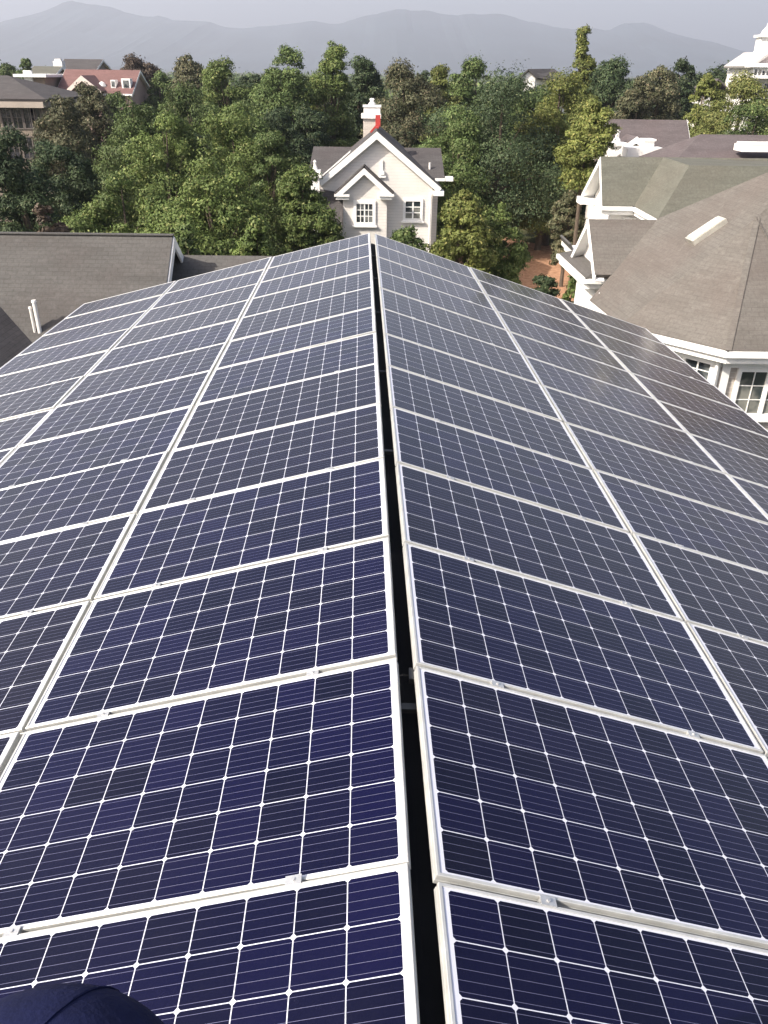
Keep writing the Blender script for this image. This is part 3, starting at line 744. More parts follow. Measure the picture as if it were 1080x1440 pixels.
# low brown hip at the right edge with a white dormer box
Yq = 48; zr = atY(1000, 189, Yq).z
q0, q1 = atY(985, 188, Yq).x, atY(1120, 188, Yq).x
bh = thing('bungalow', ((q0+q1)/2, Yq, 0), 'low hip roofed house with white boxy dormer, behind the olive villa roof at right', 'house')
m = MB(); e0, e1, z_ = q0-3.2, q1+3, zr-1.9
m.slab([V(q0, Yq, zr), V(q1, Yq, zr), V(e1, Yq-4, z_), V(e0, Yq-4, z_)], .15, (0, 0, 1)); m.slab([V(q0, Yq, zr), V(q1, Yq, zr), V(e1, Yq+4, z_), V(e0, Yq+4, z_)], .15, (0, 0, 1))
m.slab([V(q0, Yq, zr), V(e0, Yq+4, z_), V(e0, Yq-4, z_)], .15, (0, 0, 1)); m.slab([V(q1, Yq, zr), V(e1, Yq+4, z_), V(e1, Yq-4, z_)], .15, (0, 0, 1)); m.build('roof', ROOF_PLUM, bh)
m = MB(); m.box(((q0+q1)/2, Yq, z_/2), (e1-e0)/2-.5, 3.5, z_/2-.05); m.build('wall', WHITE, bh)
m = MB(); q = atY(1068, 209, Yq-3.0); m.box(q+V(.1, .6, 0), .95, .6, .16); m.box(q+V(.1, .6, .20), .85, .6, .05); m.build('dormer', WHITE, bh)
# small white gable far behind the trees
Yg = 125; q = atY(742, 97, Yg)
gh = thing('cottage', (q.x+3, Yg, 0), 'distant dark roofed house with small white gable, above the treetops', 'house')
za = q.z; ze = atY(733, 108, Yg).z; xl, xr_ = atY(732, 108, Yg).x, atY(753, 108, Yg).x; xr2 = atY(790, 100, Yg).x
m = MB(); m.face([V(xl, Yg, 0), V(xr_, Yg, 0), V(xr_, Yg, ze), V(q.x, Yg, za-.1), V(xl, Yg, ze)]); m.face([V(xr_, Yg, 0), V(xr_+6, Yg+8, 0), V(xr_+6, Yg+8, ze), V(xr_, Yg, ze)]); m.build('wall', WHITE, gh)
m = MB(); m.slab([V(q.x, Yg-.3, za), V(xr2, Yg+6, za+.1), V(xr2+2, Yg+3, ze-.6), V(xr_+.3, Yg-.3, ze-.1)], .2, (0, 0, 1))
m.slab([V(q.x, Yg-.3, za), V(xr2, Yg+6, za+.1), V(xr2-3, Yg+9, ze-.6), V(xl-.3, Yg-.3, ze-.1)], .2, (0, 0, 1)); m.build('roof', ROOF_DARK, gh)
# red roofed house at far left
Yr = 118; g = lambda x, y, Y=Yr: atY(x, y, Y)
xa, xb = g(92, 98).x, g(197, 98).x; zr = g(150, 98).z; ze = g(150, 132, Yr-5).z
rd = gable_house('red_roofed_house', 'distant house with faded red tiled roof and pink gable, upper left', 'house', xa, xb, Yr, zr, ze, 5, ROOF_RED, m_plain('pink_render', (.42, .30, .26), .8, 0, .15, .5))
yg = Yr-6.5; pa, pl, pr = g(114, 106, yg), g(92, 126, yg), g(142, 128, yg); k_ = min(pl.z, pr.z); pl.z = pr.z = k_
m = MB()
for e in (pl, pr): m.slab([pa, pa+V(0, 5, 0), e+V(0, 5, 0), e], .2, (0, 0, 1))
gd = m.build('gable', ROOF_RED, rd)
m = MB()
for e in (pl, pr): m.slab([pa+V(0, -.06, 0), e+V(0, -.06, 0), e+V(0, -.06, -.5), pa+V(0, -.06, -.6)], .1, (0, -1, 0))
m.build('rake_board', m_plain('pink_white_trim', (.68, .58, .53), .6, 0, .1, 1), gd)
m = MB(); m.face([V(pl.x+.4, yg+.4, 0), V(pr.x-.4, yg+.4, 0), pr+V(-.4, .4, 0), pa+V(0, .4, -.3), pl+V(.4, .4, 0)]); m.build('wall', m_plain('rose_wall', (.36, .25, .22), .8, 0, .15, .5), gd)
for x_ in (161, 179):
    q = g(x_, 118, Yr-3.2); m = MB(); m.box(q, .55 if x_ > 170 else .3, .6, .6 if x_ > 170 else .45); dd = m.build('dormer', TRIM, rd)
    m = MB(); m.box(q+V(0, -.62, 0), .35 if x_ > 170 else .18, .02, .4 if x_ > 170 else .3); m.build('pane', GLASS, dd)
q = g(144, 121, Yr-3.4); m = MB(); m.lathe(q, [(.45, -.3), (.5, 0), (.35, .35), (.1, .5)], 10); m.build('vent_cowl', WHITE, rd)
ax0, ax1 = g(55, 106).x, g(92, 106).x
m = MB(); m.box(((ax0+ax1)/2, Yr-2, (g(70, 108).z+0)/2), (ax1-ax0)/2-.5, 4, g(70, 108).z/2); m.build('annex', m_plain('brown_render', (.26, .2, .16), .8, 0, .15, .5), rd)
m = MB(); m.box(((ax0+ax1)/2-.3, Yr-2.2, g(70, 106).z), (ax1-ax0)/2+.3, 4.6, .16); m.box((ax0+1.0, Yr-6.1, g(60, 115).z), .5, .2, 1.3); m.build('annex_cornice', TRIM, rd)
# grey green roofs behind the red house
Yk = 150
k1 = gable_house('grey_roofed_house', 'distant grey roofed house peeking over the red roof, far left', 'house', atY(92, 90, Yk).x, atY(146, 90, Yk).x, Yk, atY(110, 83, Yk).z, atY(110, 100, Yk).z, 5, ROOF_DARK, TAN, False)
k2 = gable_house('slate_roofed_house', 'distant low grey green roof left of the red roofed house', 'house', atY(48, 95, 135).x, atY(88, 95, 135).x, 135, atY(60, 93, 135).z, atY(60, 106, 135).z, 4, ROOF_GREEN, TAN, False)
m = MB(); q = atY(84, 95, Yk-6); m.box(q, .7, .7, .9); m.box(q+V(0, 0, 1), .45, .45, .2); m.build('chimney', WHITE, k1)
# tan stone building at the far left
Yt = 74; t_ = lambda x, y, Y=Yt: atY(x, y, Y)
tb = thing('stone_building', (t_(20, 130).x, Yt+5, 0), 'tall tan stone building with dark hip roof and narrow windows, far left', 'house')
xw = t_(57, 140).x; ztop = t_(30, 142).z; xl = t_(-60, 140).x
m = MB(); m.box(((xw+xl)/2, Yt+5, ztop/2), (xw-xl)/2, 5, ztop/2); m.build('wall', TAN, tb)
m = MB(); e = .7; zc = t_(55, 139).z
ra = V(t_(0, 108).x-1, Yt+4, t_(0, 106, Yt+4).z); xx0, xx1 = xl-e, xw+e
rb = ra-V(7, 0, 0)
for q in ([ra, rb, V(xx0, Yt-e, zc), V(xx1, Yt-e, zc)], [ra, V(xx1, Yt-e, zc), V(xx1, Yt+10+e, zc)], [ra, rb, V(xx0, Yt+10+e, zc), V(xx1, Yt+10+e, zc)], [rb, V(xx0, Yt-e, zc), V(xx0, Yt+10+e, zc)]): m.slab(q, .2, (0, 0, 1))
m.build('roof', ROOF_DARK, tb)
m = MB(); m.box(((xw+xl)/2, Yt-.35, ztop-.25), (xw-xl)/2+.45, .45, .22); m.box((xw+.3, Yt+5, ztop-.25), .3, 5, .22); m.build('cornice', m_plain('tan_trim', (.34, .29, .25), .7, 0, .15, 1), tb)
for x_, y_, w_, h_ in ((52, 165, .9, 1.6), (41, 163, 1.0, 2.0), (58, 210, .9, 1.8), (24, 165, 1.0, 1.8), (10, 165, 1, 1.8), (40, 208, 1, 1.8), (20, 208, 1, 1.8)):
    q = t_(x_, y_); window(tb, V(min(q.x, xw-.6), Yt, q.z), (1, 0, 0), (0, 0, 1), w_, h_, nx=2, ny=2, fw=.09, mat=m_plain('dark_window_frame', (.12, .10, .09), .6), glass=m_glass('dark_glass', (.01, .01, .012), (.04, .04, .05)), sill=False)
# white villa, upper right edge
Yv = 128; v_ = lambda x, y, Y=Yv: atY(x, y, Y)
wv = thing('white_mansion', (v_(1075, 100).x, Yv+4, 0), 'tall white mansion with balcony and turret, at the upper right edge', 'house')
xa = v_(1058, 110).x; zt = v_(1060, 93).z
m = MB(); m.box((xa+6, Yv+5, zt/2), 6, 5, zt/2); m.build('wall', WHITE, wv)
m = MB(); pa = V(v_(1083, 72).x, Yv-.6, v_(1083, 72).z)
for e in (V(v_(1052, 93).x, Yv-.6, zt), V(2*pa.x-v_(1052, 93).x, Yv-.6, zt)): m.slab([pa, pa+V(0, 10, 0), e+V(0, 10, 0), e], .3, (0, 0, 1))
m.build('roof', m_plain('pale_grey_roof', (.4, .38, .37), .8, 0, .1, 1), wv)
m = MB(); m.face([V(v_(1055, 93).x, Yv, zt), V(2*pa.x-v_(1055, 93).x, Yv, zt), pa+V(0, .6, -.3)])
m.build('pediment', m_plain('pale_pink_wall', (.66, .56, .53), .7, 0, .1, 1), wv)
m = MB(); q = V(v_(1078, 66).x, Yv+1, pa.z); m.box(q+V(0, 0, .2), .9, .9, 1.5); m.box(q+V(0, 0, 1.8), 1.2, 1.2, .15); m.lathe(q+V(0, 0, 1.95), [(.8, 0), (.6, .5), (.15, 1.0), (.05, 1.5)], 12); m.build('turret', WHITE, wv)
m = MB(); z_ = v_(1060, 108).z
m.box((xa+3, Yv-1.0, z_), 4, 1.2, .2)
for i in range(14): m.box((xa-.8+i*.55, Yv-2.1, z_+.55), .07, .07, .4)
m.box((xa+3, Yv-2.1, z_+1.0), 4, .12, .1)
for i in range(3): m.tube(V(xa-.6+i*2.4, Yv-2, z_+1), V(xa-.6+i*2.4, Yv-2, zt), .2, .2, 10)
m.box((xa+3, Yv-1.6, zt+.1), 4.6, 1.0, .25)
m.build('balcony', TRIM, wv)
for x_, y_ in ((1064, 101), (1075, 101), (1066, 125), (1077, 125)):
    q = v_(x_, y_); window(wv, V(q.x, Yv, q.z), (1, 0, 0), (0, 0, 1), .9, 1.5, nx=2, ny=3, fw=.1, sill=False)
# pale house glimpsed in the tree gap at right
q = atY(1008, 118, 118); m = MB(); hs = thing('pale_house', (q.x, 120, 0), 'pale house glimpsed through the yellow green trees at right', 'house')
m.box((q.x, 120, (q.z-1)/2), 1.9, 2, (q.z-1)/2); m.build('wall', WHITE, hs); m = MB()
m.slab([V(q.x, 117.5, q.z+.6), V(q.x, 122.4, q.z+.6), V(q.x-2.4, 122.4, q.z-1.2), V(q.x-2.4, 117.5, q.z-1.2)], .15, (0, 0, 1)); m.slab([V(q.x, 117.5, q.z+.6), V(q.x, 122.4, q.z+.6), V(q.x+2.4, 122.4, q.z-1.2), V(q.x+2.4, 117.5, q.z-1.2)], .15, (0, 0, 1)); m.build('roof', ROOF_PLUM, hs)
# house behind dark shrub at right (lower storey window in the gap)
# ================================================================== GROUND
def m_ground():
    t = NT('ground_soil_and_grass'); geo = t.n('ShaderNodeNewGeometry'); p = geo.outputs['Position']
    a = t.noise(p, .12, 6); b = t.noise(p, 1.4, 6, .7); c = t.noise(p, 9, 4, .7)
    g = t.mix(t.ramp(b, .35, .65), (.035, .045, .016), (.07, .075, .030)); g = t.mix(t.math('MULTIPLY', c, .5), g, (.03, .026, .015))
    s = t.mix(t.ramp(c, .3, .7), (.22, .105, .06), (.36, .19, .115))
    t.set(t.mix(t.ramp(a, .55, .68), g, mscale((.2, .12, .07), .6)), .95, 0, .2); t.bump(c, .5, .05)
    return t.m
m = MB(); S = 9000
m.face([V(-S, -S, 0), V(S, -S, 0), V(S, S, 0), V(-S, S, 0)])
tag(m.build('ground', m_ground()), kind='structure')
def m_soil():
    t = NT('red_soil'); p = t.n('ShaderNodeNewGeometry').outputs['Position']; c = t.noise(p, 3, 6, .7); b = t.noise(p, .7, 4)
    t.set(t.mix(t.ramp(c, .35, .65), (.24, .13, .075), (.38, .22, .14)), .95, 0, .2)
    t.bump(c, .8, .08); return t.m
m = MB(); cc = atZ(745, 378, 0); pts = []
random.seed(2)
for i in range(28):
    a = 2*math.pi*i/28; pts.append(V(cc.x+math.cos(a)*5.5*random.uniform(.85, 1.1), cc.y+math.sin(a)*11*random.uniform(.85, 1.1), .03))
m.face(pts); tag(m.build('soil', m_soil()), kind='structure')

# mountains
ridge = [(-300, 70), (-120, 62), (0, 45), (30, 33), (60, 17), (100, 2), (130, 5), (175, 18), (230, 22), (300, 35), (340, 41), (400, 36), (450, 30), (480, 33), (520, 22), (560, 14), (600, 18), (640, 22), (700, 17), (740, 30), (800, 42), (850, 41), (880, 34), (905, 29), (925, 36), (950, 49), (985, 60), (1010, 72), (1050, 92), (1100, 98), (1300, 100)]
YM = 6000.; rng = np.random.RandomState(3)
xs = np.linspace(-300, 1300, 240); ys = np.interp(xs, [r[0] for r in ridge], [r[1] for r in ridge])
ys = ys+np.interp(xs, np.linspace(-300, 1300, 95), rng.uniform(-4.2, 3.6, 95))
ys = np.convolve(np.pad(ys, 1, 'edge'), np.ones(3)/3, 'valid')+np.convolve(rng.randn(244), np.ones(3)/3, 'same')[2:242]*1.1
m = MB(); rows = []
sp = np.convolve(rng.randn(260), np.ones(9)/9, 'same')[:240]*2.5
prof = [(-2300, 0.), (-1800, .12), (-1300, .32), (-850, .55), (-400, .80), (0, 1.), (700, .6), (1500, .0)]
for dy, k_ in prof:
    row_ = []
    for i, (x, y) in enumerate(zip(xs, ys)):
        p = atY(x, y, YM); h = max(p.z, 4); q = dy*(1+.03*sp[i]*(abs(k_-1) > .01))
        row_.append(V(p.x, YM+q, h*k_*(1+(.05*math.sin(i*.41+dy*.0017+sp[i])+.05*math.sin(i*.17+dy*.001))*(k_ < .99))))
    rows.append(row_)
for A, B in zip(rows, rows[1:]):
    for i in range(len(A)-1): m.face([A[i], A[i+1], B[i+1], B[i]], True)
MTN = m_plain('forested_mountain', (.022, .034, .042), .95, 0, .5, .0022)
tag(m.build('mountains', MTN), kind='structure')

# ================================================================== TREES
def m_leaf(name, c1, c2, c3, trans=.14):
    t = NT(name); at = t.n('ShaderNodeAttribute', attribute_name='tint'); sp = t.n('ShaderNodeSeparateColor'); t.l(at.outputs['Color'], sp.inputs[0])
    c = t.mix(sp.outputs[0], c1, c2); c = t.mix(t.ramp(sp.outputs[1], .80, 1.0), c, c3)
    hs = t.n('ShaderNodeHueSaturation'); t.l(c, hs.inputs['Color']); t.l(t.math('MULTIPLY_ADD', t.n('ShaderNodeObjectInfo').outputs['Random'], .5, t.math('MULTIPLY_ADD', sp.outputs[2], .8, .76)), hs.inputs['Value'])
    hs.inputs['Saturation'].default_value = .92
    t.set(hs.outputs[0], .6, 0, .22)
    tr = t.n('ShaderNodeBsdfTranslucent'); t.l(hs.outputs[0], tr.inputs[0])
    mx = t.n('ShaderNodeMixShader'); mx.inputs[0].default_value = trans
    t.l(t.b.outputs[0], mx.inputs[1]); t.l(tr.outputs[0], mx.inputs[2]); t.l(mx.outputs[0], t.out.inputs[0])
    return t.m
LEAF = {
 'camphor': m_leaf('camphor_leaves', (.042, .066, .014), (.078, .108, .024), (.14, .15, .045)),
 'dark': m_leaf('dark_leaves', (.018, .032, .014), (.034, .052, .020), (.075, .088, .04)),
 'green': m_leaf('green_leaves', (.034, .056, .015), (.064, .094, .024), (.12, .135, .05)),
 'yellow': m_leaf('yellow_green_leaves', (.075, .092, .020), (.12, .13, .035), (.19, .17, .05)),
 'brown': m_leaf('brown_green_leaves', (.050, .058, .028), (.080, .078, .040), (.15, .12, .07)),
 'rust': m_leaf('rusty_leaves', (.042, .032, .024), (.068, .048, .034), (.11, .08, .055)),
 'olive': m_leaf('olive_leaves', (.062, .078, .016), (.105, .12, .025), (.18, .165, .045)),
}
BARK = m_plain('bark', (.10, .075, .055), .9, 0, .3, 3, .3)
def leaf_mesh(cent, rad, n, size, rng, tint_c, flat=.42, squash=.85, inner=.16):
    """leaves spread over the clumps: cent (k,3), rad (k,)"""
    k = len(rad); wts = rad**2; wts = wts/wts.sum(); idx = rng.choice(k, n, p=wts)
    d = rng.randn(n, 3); d /= np.linalg.norm(d, axis=1)[:, None]
    d[:, 2] = np.where(d[:, 2] < -.35, -d[:, 2]*.6, d[:, 2]); d /= np.linalg.norm(d, axis=1)[:, None]
    # lumpy clump surface
    lump = 1+.16*np.sin(d[:, 0]*6+idx*1.7)*np.cos(d[:, 1]*5+idx)+.10*np.sin(d[:, 2]*9+idx*2.3)
    rr = (1-np.abs(rng.randn(n))*inner)*lump; rr = np.clip(rr, .1, 1.35)+(rng.rand(n) < .14)*rng.rand(n)*.45
    pos = cent[idx]+d*(rad[idx]*rr)[:, None]*np.array([1, 1, squash])
    nrm = d+rng.randn(n, 3)*flat; nrm /= np.linalg.norm(nrm, axis=1)[:, None]
    a = np.cross(nrm, rng.randn(n, 3)); a /= np.linalg.norm(a, axis=1)[:, None]+1e-9; b = np.cross(nrm, a)
    s = size*(.55+.8*rng.rand(n)); s = s[:, None]
    v = np.stack([pos-a*s*.95, pos-b*s*.42+nrm*s*.12, pos+a*s*.95, pos+b*s*.42+nrm*s*.12], 1).reshape(-1, 3)
    t = np.zeros((n, 4), np.float32); t[:, 3] = 1
    t[:, 0] = np.clip(tint_c[idx]+rng.randn(n)*.13, 0, 1); t[:, 1] = rng.rand(n); t[:, 2] = np.clip(.5+rng.randn(k)[idx]*.2+rng.randn(n)*.12, 0, 1)
    return v, t
def mesh_from(name, v, t, mat, off):
    n = len(v)//4; me = bpy.data.meshes.new(name)
    me.vertices.add(len(v)); me.vertices.foreach_set('co', (v-np.array(off)).astype(np.float32).ravel())
    me.loops.add(4*n); me.loops.foreach_set('vertex_index', np.arange(4*n, dtype=np.int32))
    me.polygons.add(n); me.polygons.foreach_set('loop_start', np.arange(0, 4*n, 4, dtype=np.int32)); me.polygons.foreach_set('loop_total', np.full(n, 4, np.int32))
    at = me.color_attributes.new('tint', 'FLOAT_COLOR', 'CORNER'); at.data.foreach_set('color', np.repeat(t, 4, axis=0).ravel())
    me.materials.append(mat); me.update(calc_edges=True); me.validate()
    o = bpy.data.objects.new(name, me); C.objects.link(o); return o
def tree(name, label, px, top, wpx, bot, Y, kind, shape='round', n=None, leaf=None, group=None, seed=0, cat='tree', nclump=None, dens=1., base_z=None):
    """crown centred on pixel column px, its top at pixel row top, wpx wide, reaching down to pixel row bot, standing at distance Y"""
    rng = np.random.RandomState(seed*7+int(px)+int(top)*3)
    if cat == 'tree': wpx = wpx*((1.12 if 'camphor' in name else 1.3) if shape == 'round' else 1.36 if shape == 'tall' else 1.1)
    A = atY(px, top, Y); L_, R_ = atY(px-wpx/2, (top+bot)/2, Y), atY(px+wpx/2, (top+bot)/2, Y)
    rx = (R_.x-L_.x)/2; ztop = A.z; zb = base_z if base_z else .25 if cat == 'shrub' else (1.3 if shape != 'cone' else 4.); x = atY(px, (top+bot)/2, Y).x
    root = thing(name, (x, Y, 0), label, cat, group)
    H_ = ztop-zb; cz = zb
    H_ = ztop-zb; k = nclump or int(np.clip(30*H_/rx, 34, 150))
    cent = []; rad = []
    for i in range(k*6):
        if len(cent) >= k: break
        u = rng.rand()
        if shape == 'cone': prof_ = .12+.88*math.sin(math.pi*min(.97, u*.66+.30))**1.3 if u > .3 else .9
        elif shape == 'tall': prof_ = math.sin(min(1, (1-u)*1.9+.22)*math.pi/2)*(1-.25*abs(u-.4))
        else: prof_ = math.sqrt(max(0, 1-max(0, (u-.45)/.58)**2))*(.82+.18*min(1, u*2.5))
        th = rng.rand()*2*math.pi
        rc = rx*prof_; cr = {'round': .33, 'cone': .36, 'tall': .34}[shape]*rx*rng.uniform(.45, 1.25)
        cr = min(cr, rx*.45); ro = max(rc-cr*.7, 0)*(.45+.62*math.sqrt(rng.rand()))
        c_ = np.array([x+math.cos(th)*ro, Y+math.sin(th)*ro*.9, zb+cr*.4+u*(H_-cr*1.15)])
        c_[0] += rx*.22*math.sin(u*7+seed); cr *= (1. if u < .75 else .75)
        cent.append(c_); rad.append(cr)
    cent = np.array(cent); rad = np.array(rad)
    # a clump at the very top so the height is right
    cent[0] = (x+rng.uniform(-.1, .1)*rx, Y, ztop-rad[0]*.78)
    px_m = Y*1.0/802.
    lf = leaf or max(.085, px_m*1.12)
    area = (2*math.pi*rad**2).sum()
    n = n or int(np.clip(area/(lf*lf*.55)*1.30*dens, 1500, 52000))
    v, t = leaf_mesh(cent, rad, n, lf, rng, np.clip(rng.normal(.5, .25, k), 0, 1))
    cr = mesh_from('crown', v, t, LEAF[kind], (x, Y, 0)); cr.parent = root
    m = MB(); tr = max(.10, H_*.022)
    p = V(x, Y, -.1); q = V(x+rng.uniform(-.3, .3), Y, zb+H_*.45); m.tube(p, q, tr*1.4, tr*.7, 8, False)
    q2 = V(x, Y, ztop-H_*.12); m.tube(q, q2, tr*.7, tr*.15, 6, False)
    for c_ in cent[1:13]:
        s_ = p.lerp(q, rng.uniform(.45, .98)); e_ = Vector(c_)
        md = s_.lerp(e_, .5)+V(0, 0, (e_-s_).length*.10); m.tube(s_, md, tr*.4, tr*.22, 5, False); m.tube(md, e_, tr*.22, tr*.06, 5, False)
    m.build('trunk' if cat == 'tree' else 'stems', BARK, root)
    return root
TG = 'trees behind and beside the houses'
T = [ # name, label, px, top, width, bottom, Y, kind, shape
 ('broadleaf_tree', 'pale green tree at the far left horizon beside the stone building', 36, 82, 30, 122, 128, 'green', 'round'),
 ('broadleaf_tree', 'low green tree at the left edge on the horizon', 8, 90, 40, 125, 150, 'green', 'round'),
 ('maple_tree', 'dark reddish brown tree behind the red tiled roof', 188, 78, 66, 125, 135, 'rust', 'round'),
 ('broadleaf_tree', 'brownish tree on the skyline right of the red roofed house', 268, 77, 60, 160, 112, 'brown', 'round'),
 ('poplar_tree', 'light yellow green tree on the skyline, left of two tall green ones', 320, 82, 74, 190, 92, 'camphor', 'tall'),
 ('broadleaf_tree', 'dark bushy tree between brownish and light green skyline trees', 360, 105, 60, 200, 98, 'dark', 'round'),
 ('poplar_tree', 'tall mid green tree on the skyline, left of the house chimney', 408, 64, 74, 240, 82, 'green', 'tall'),
 ('poplar_tree', 'tall yellow green pointed tree just left of the white chimney', 466, 58, 58, 240, 86, 'camphor', 'tall'),
 ('broadleaf_tree', 'dark tree directly behind the white chimney', 507, 80, 52, 220, 94, 'dark', 'tall'),
 ('broadleaf_tree', 'grey brown tree rising directly right of the white chimney', 566, 84, 92, 225, 78, 'brown', 'tall'),
 ('poplar_tree', 'slim yellowing tree between grey brown and dark green crowns', 622, 92, 48, 210, 84, 'olive', 'tall'),
 ('broadleaf_tree', 'green rounded tree behind the left part of the big dark tree', 668, 82, 66, 190, 92, 'green', 'round'),
 ('broadleaf_tree', 'huge dark green tree right of the white gabled house', 702, 98, 150, 315, 62, 'dark', 'tall'),
 ('broadleaf_tree', 'green tree flanking the right wall of the white gabled house', 642, 150, 80, 320, 60, 'green', 'tall'),
 ('broadleaf_tree', 'big yellow green tree beneath the pointed cypress', 782, 102, 92, 270, 66, 'olive', 'round'),
 ('broadleaf_tree', 'yellow green tree overlapping the left end of the plum roof', 826, 140, 58, 270, 50, 'olive', 'round', 6.0),
 ('cypress_tree', 'tall pointed cypress breaking the skyline', 817, 37, 44, 150, 100, 'olive', 'cone'),
 ('broadleaf_tree', 'green tree in front of the small white cottage gable', 760, 120, 84, 200, 88, 'green', 'round'),
 ('broadleaf_tree', 'olive tree between the dark green giant and the yellow green one', 768, 150, 80, 300, 64, 'olive', 'round'),
 ('broadleaf_tree', 'yellowish rounded tree low behind the chimney gap, left side', 437, 110, 54, 200, 96, 'olive', 'round'),
 ('broadleaf_tree', 'green rounded tree between the light green and brownish skyline trees', 294, 108, 50, 180, 104, 'green', 'round'),
 ('broadleaf_tree', 'low green tree on the skyline right of the red roof', 226, 100, 50, 170, 120, 'green', 'round'),
 ('broadleaf_tree', 'dark green low tree between the two tall skyline poplars', 384, 100, 50, 200, 100, 'green', 'round'),
 ('broadleaf_tree', 'dark tree between grey brown tree and yellowing slim tree', 596, 100, 44, 200, 100, 'dark', 'round'),
 ('broadleaf_tree', 'green low skyline tree right of the dark green giant', 722, 112, 46, 200, 110, 'green', 'round'),
 ('broadleaf_tree', 'brownish low tree at the left of the plum roof ridge', 898, 108, 52, 190, 88, 'brown', 'round'),
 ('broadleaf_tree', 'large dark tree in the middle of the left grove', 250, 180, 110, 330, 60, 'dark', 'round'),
 ('broadleaf_tree', 'dark tree hidden behind the brownish thin trees', 78, 200, 90, 330, 50, 'dark', 'round'),
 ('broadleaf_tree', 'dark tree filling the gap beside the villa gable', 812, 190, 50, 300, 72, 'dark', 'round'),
 ('broadleaf_tree', 'green tree hiding the foot of the red roofed house', 172, 130, 50, 220, 100, 'green', 'round'),
 ('broadleaf_tree', 'dark round tree right of the pointed cypress', 866, 81, 74, 190, 98, 'dark', 'round'),
 ('broadleaf_tree', 'brown tinged tree behind the plum roof', 925, 92, 70, 190, 92, 'brown', 'round'),
 ('broadleaf_tree', 'dark grey green tree on the skyline behind the plum roof', 952, 83, 52, 180, 104, 'dark', 'round'),
 ('broadleaf_tree', 'leafy yellow green tree left of the pale glimpsed house', 985, 104, 52, 205, 84, 'olive', 'round'),
 ('broadleaf_tree', 'wide yellow green tree below the white mansion', 1042, 100, 104, 205, 76, 'yellow', 'round'),
 ('broadleaf_tree', 'green tree at the right edge behind the low hip roof', 1062, 142, 100, 215, 66, 'green', 'round'),
 ('broadleaf_tree', 'low dark tree on the skyline left of the white mansion', 1020, 93, 90, 130, 140, 'dark', 'round'),
 ('camphor_tree', 'very dark tree at the left edge before the stone building', 22, 180, 110, 345, 44, 'dark', 'round'),
 ('broadleaf_tree', 'thin brownish green tree in front of the stone building corner', 92, 135, 76, 300, 60, 'brown', 'tall'),
 ('broadleaf_tree', 'brown topped tree in front of the pink gable', 128, 118, 70, 300, 70, 'brown', 'tall'),
 ('broadleaf_tree', 'large leaved green tree right of the brownish ones, left of the camphors', 196, 140, 110, 310, 58, 'green', 'tall'),
 ('broadleaf_tree', 'bushy green tree in the middle distance, below the brownish skyline tree', 270, 118, 100, 260, 74, 'green', 'round'),
 ('camphor_tree', 'dark tree between the camphors and the tall skyline trees', 352, 140, 90, 280, 66, 'green', 'round'),
 ('camphor_tree', 'large domed camphor, uppermost of the camphor group', 330, 150, 130, 320, 54, 'camphor', 'round'),
 ('camphor_tree', 'domed camphor at the upper left of the camphor group', 240, 155, 110, 320, 53, 'camphor', 'round'),
 ('camphor_tree', 'low wide camphor just above the left neighbour roof', 175, 245, 130, 350, 43, 'camphor', 'round'),
 ('camphor_tree', 'front camphor in the middle of the group, above the dark lower roof', 290, 222, 150, 370, 42, 'camphor', 'round'),
 ('camphor_tree', 'camphor at the right side of the group, behind the one by the pier', 385, 185, 84, 330, 52, 'green', 'round'),
 ('camphor_tree', 'camphor beside the white corner pier of the gabled house', 428, 235, 82, 365, 43, 'camphor', 'round'),
 ('camphor_tree', 'dark tree behind the camphor beside the white corner pier', 400, 150, 76, 300, 68, 'dark', 'tall'),
 ('young_camphor', 'small bright rounded tree above the lower left roof', 362, 305, 62, 385, 34, 'camphor', 'round'),
 ('broadleaf_tree', 'dark tree filling the gap left of the gabled house roof', 432, 150, 70, 300, 72, 'dark', 'tall'),
 ('broadleaf_tree', 'dark tree below the yellow green tree by the villa', 772, 222, 100, 340, 69, 'dark', 'round'),
 ('cedar_tree', 'feathery yellowish tree against the right wall of the gabled house', 648, 268, 78, 400, 38, 'olive', 'round'),
 ('broadleaf_tree', 'bright green small tree in the garden right of the feathery yellowish one', 698, 285, 62, 400, 40, 'camphor', 'round'),
 ('broadleaf_tree', 'dark green garden tree beside the white villa gable', 758, 268, 80, 350, 66, 'green', 'round'),
 ('broadleaf_tree', 'small brownish tree close to the villa eave', 800, 268, 40, 340, 52, 'brown', 'round'),
]
for i, a in enumerate(T): tree(*a[:8], shape=a[8], seed=i, group=TG, base_z=a[9] if len(a) > 9 else None)
SH = [
 ('flowering_shrub', 'brown flowered shrub above the left neighbour roof ridge', 62, 290, 86, 340, 30, 'rust'),
 ('round_shrub', 'green shrub at the right end of the left neighbour ridge', 262, 318, 60, 372, 30, 'green'),
 ('hedge_shrub', 'olive shrub against the foot of the gabled house, right of its bay', 578, 318, 90, 352, 40, 'green'),
 ('hedge_shrub', 'yellowish shrub beyond the panel ridge, left of the garden trees', 628, 335, 60, 380, 30, 'olive'),
 ('round_shrub', 'small yellow green shrub below the villa pent roof', 806, 386, 34, 425, 32, 'camphor'),
 ('round_shrub', 'dark low shrub on the red soil before the villa', 762, 388, 60, 420, 34, 'dark'),
]
for i, a in enumerate(SH): tree(*a[:8], seed=90+i, cat='shrub', group='shrubs between the houses')

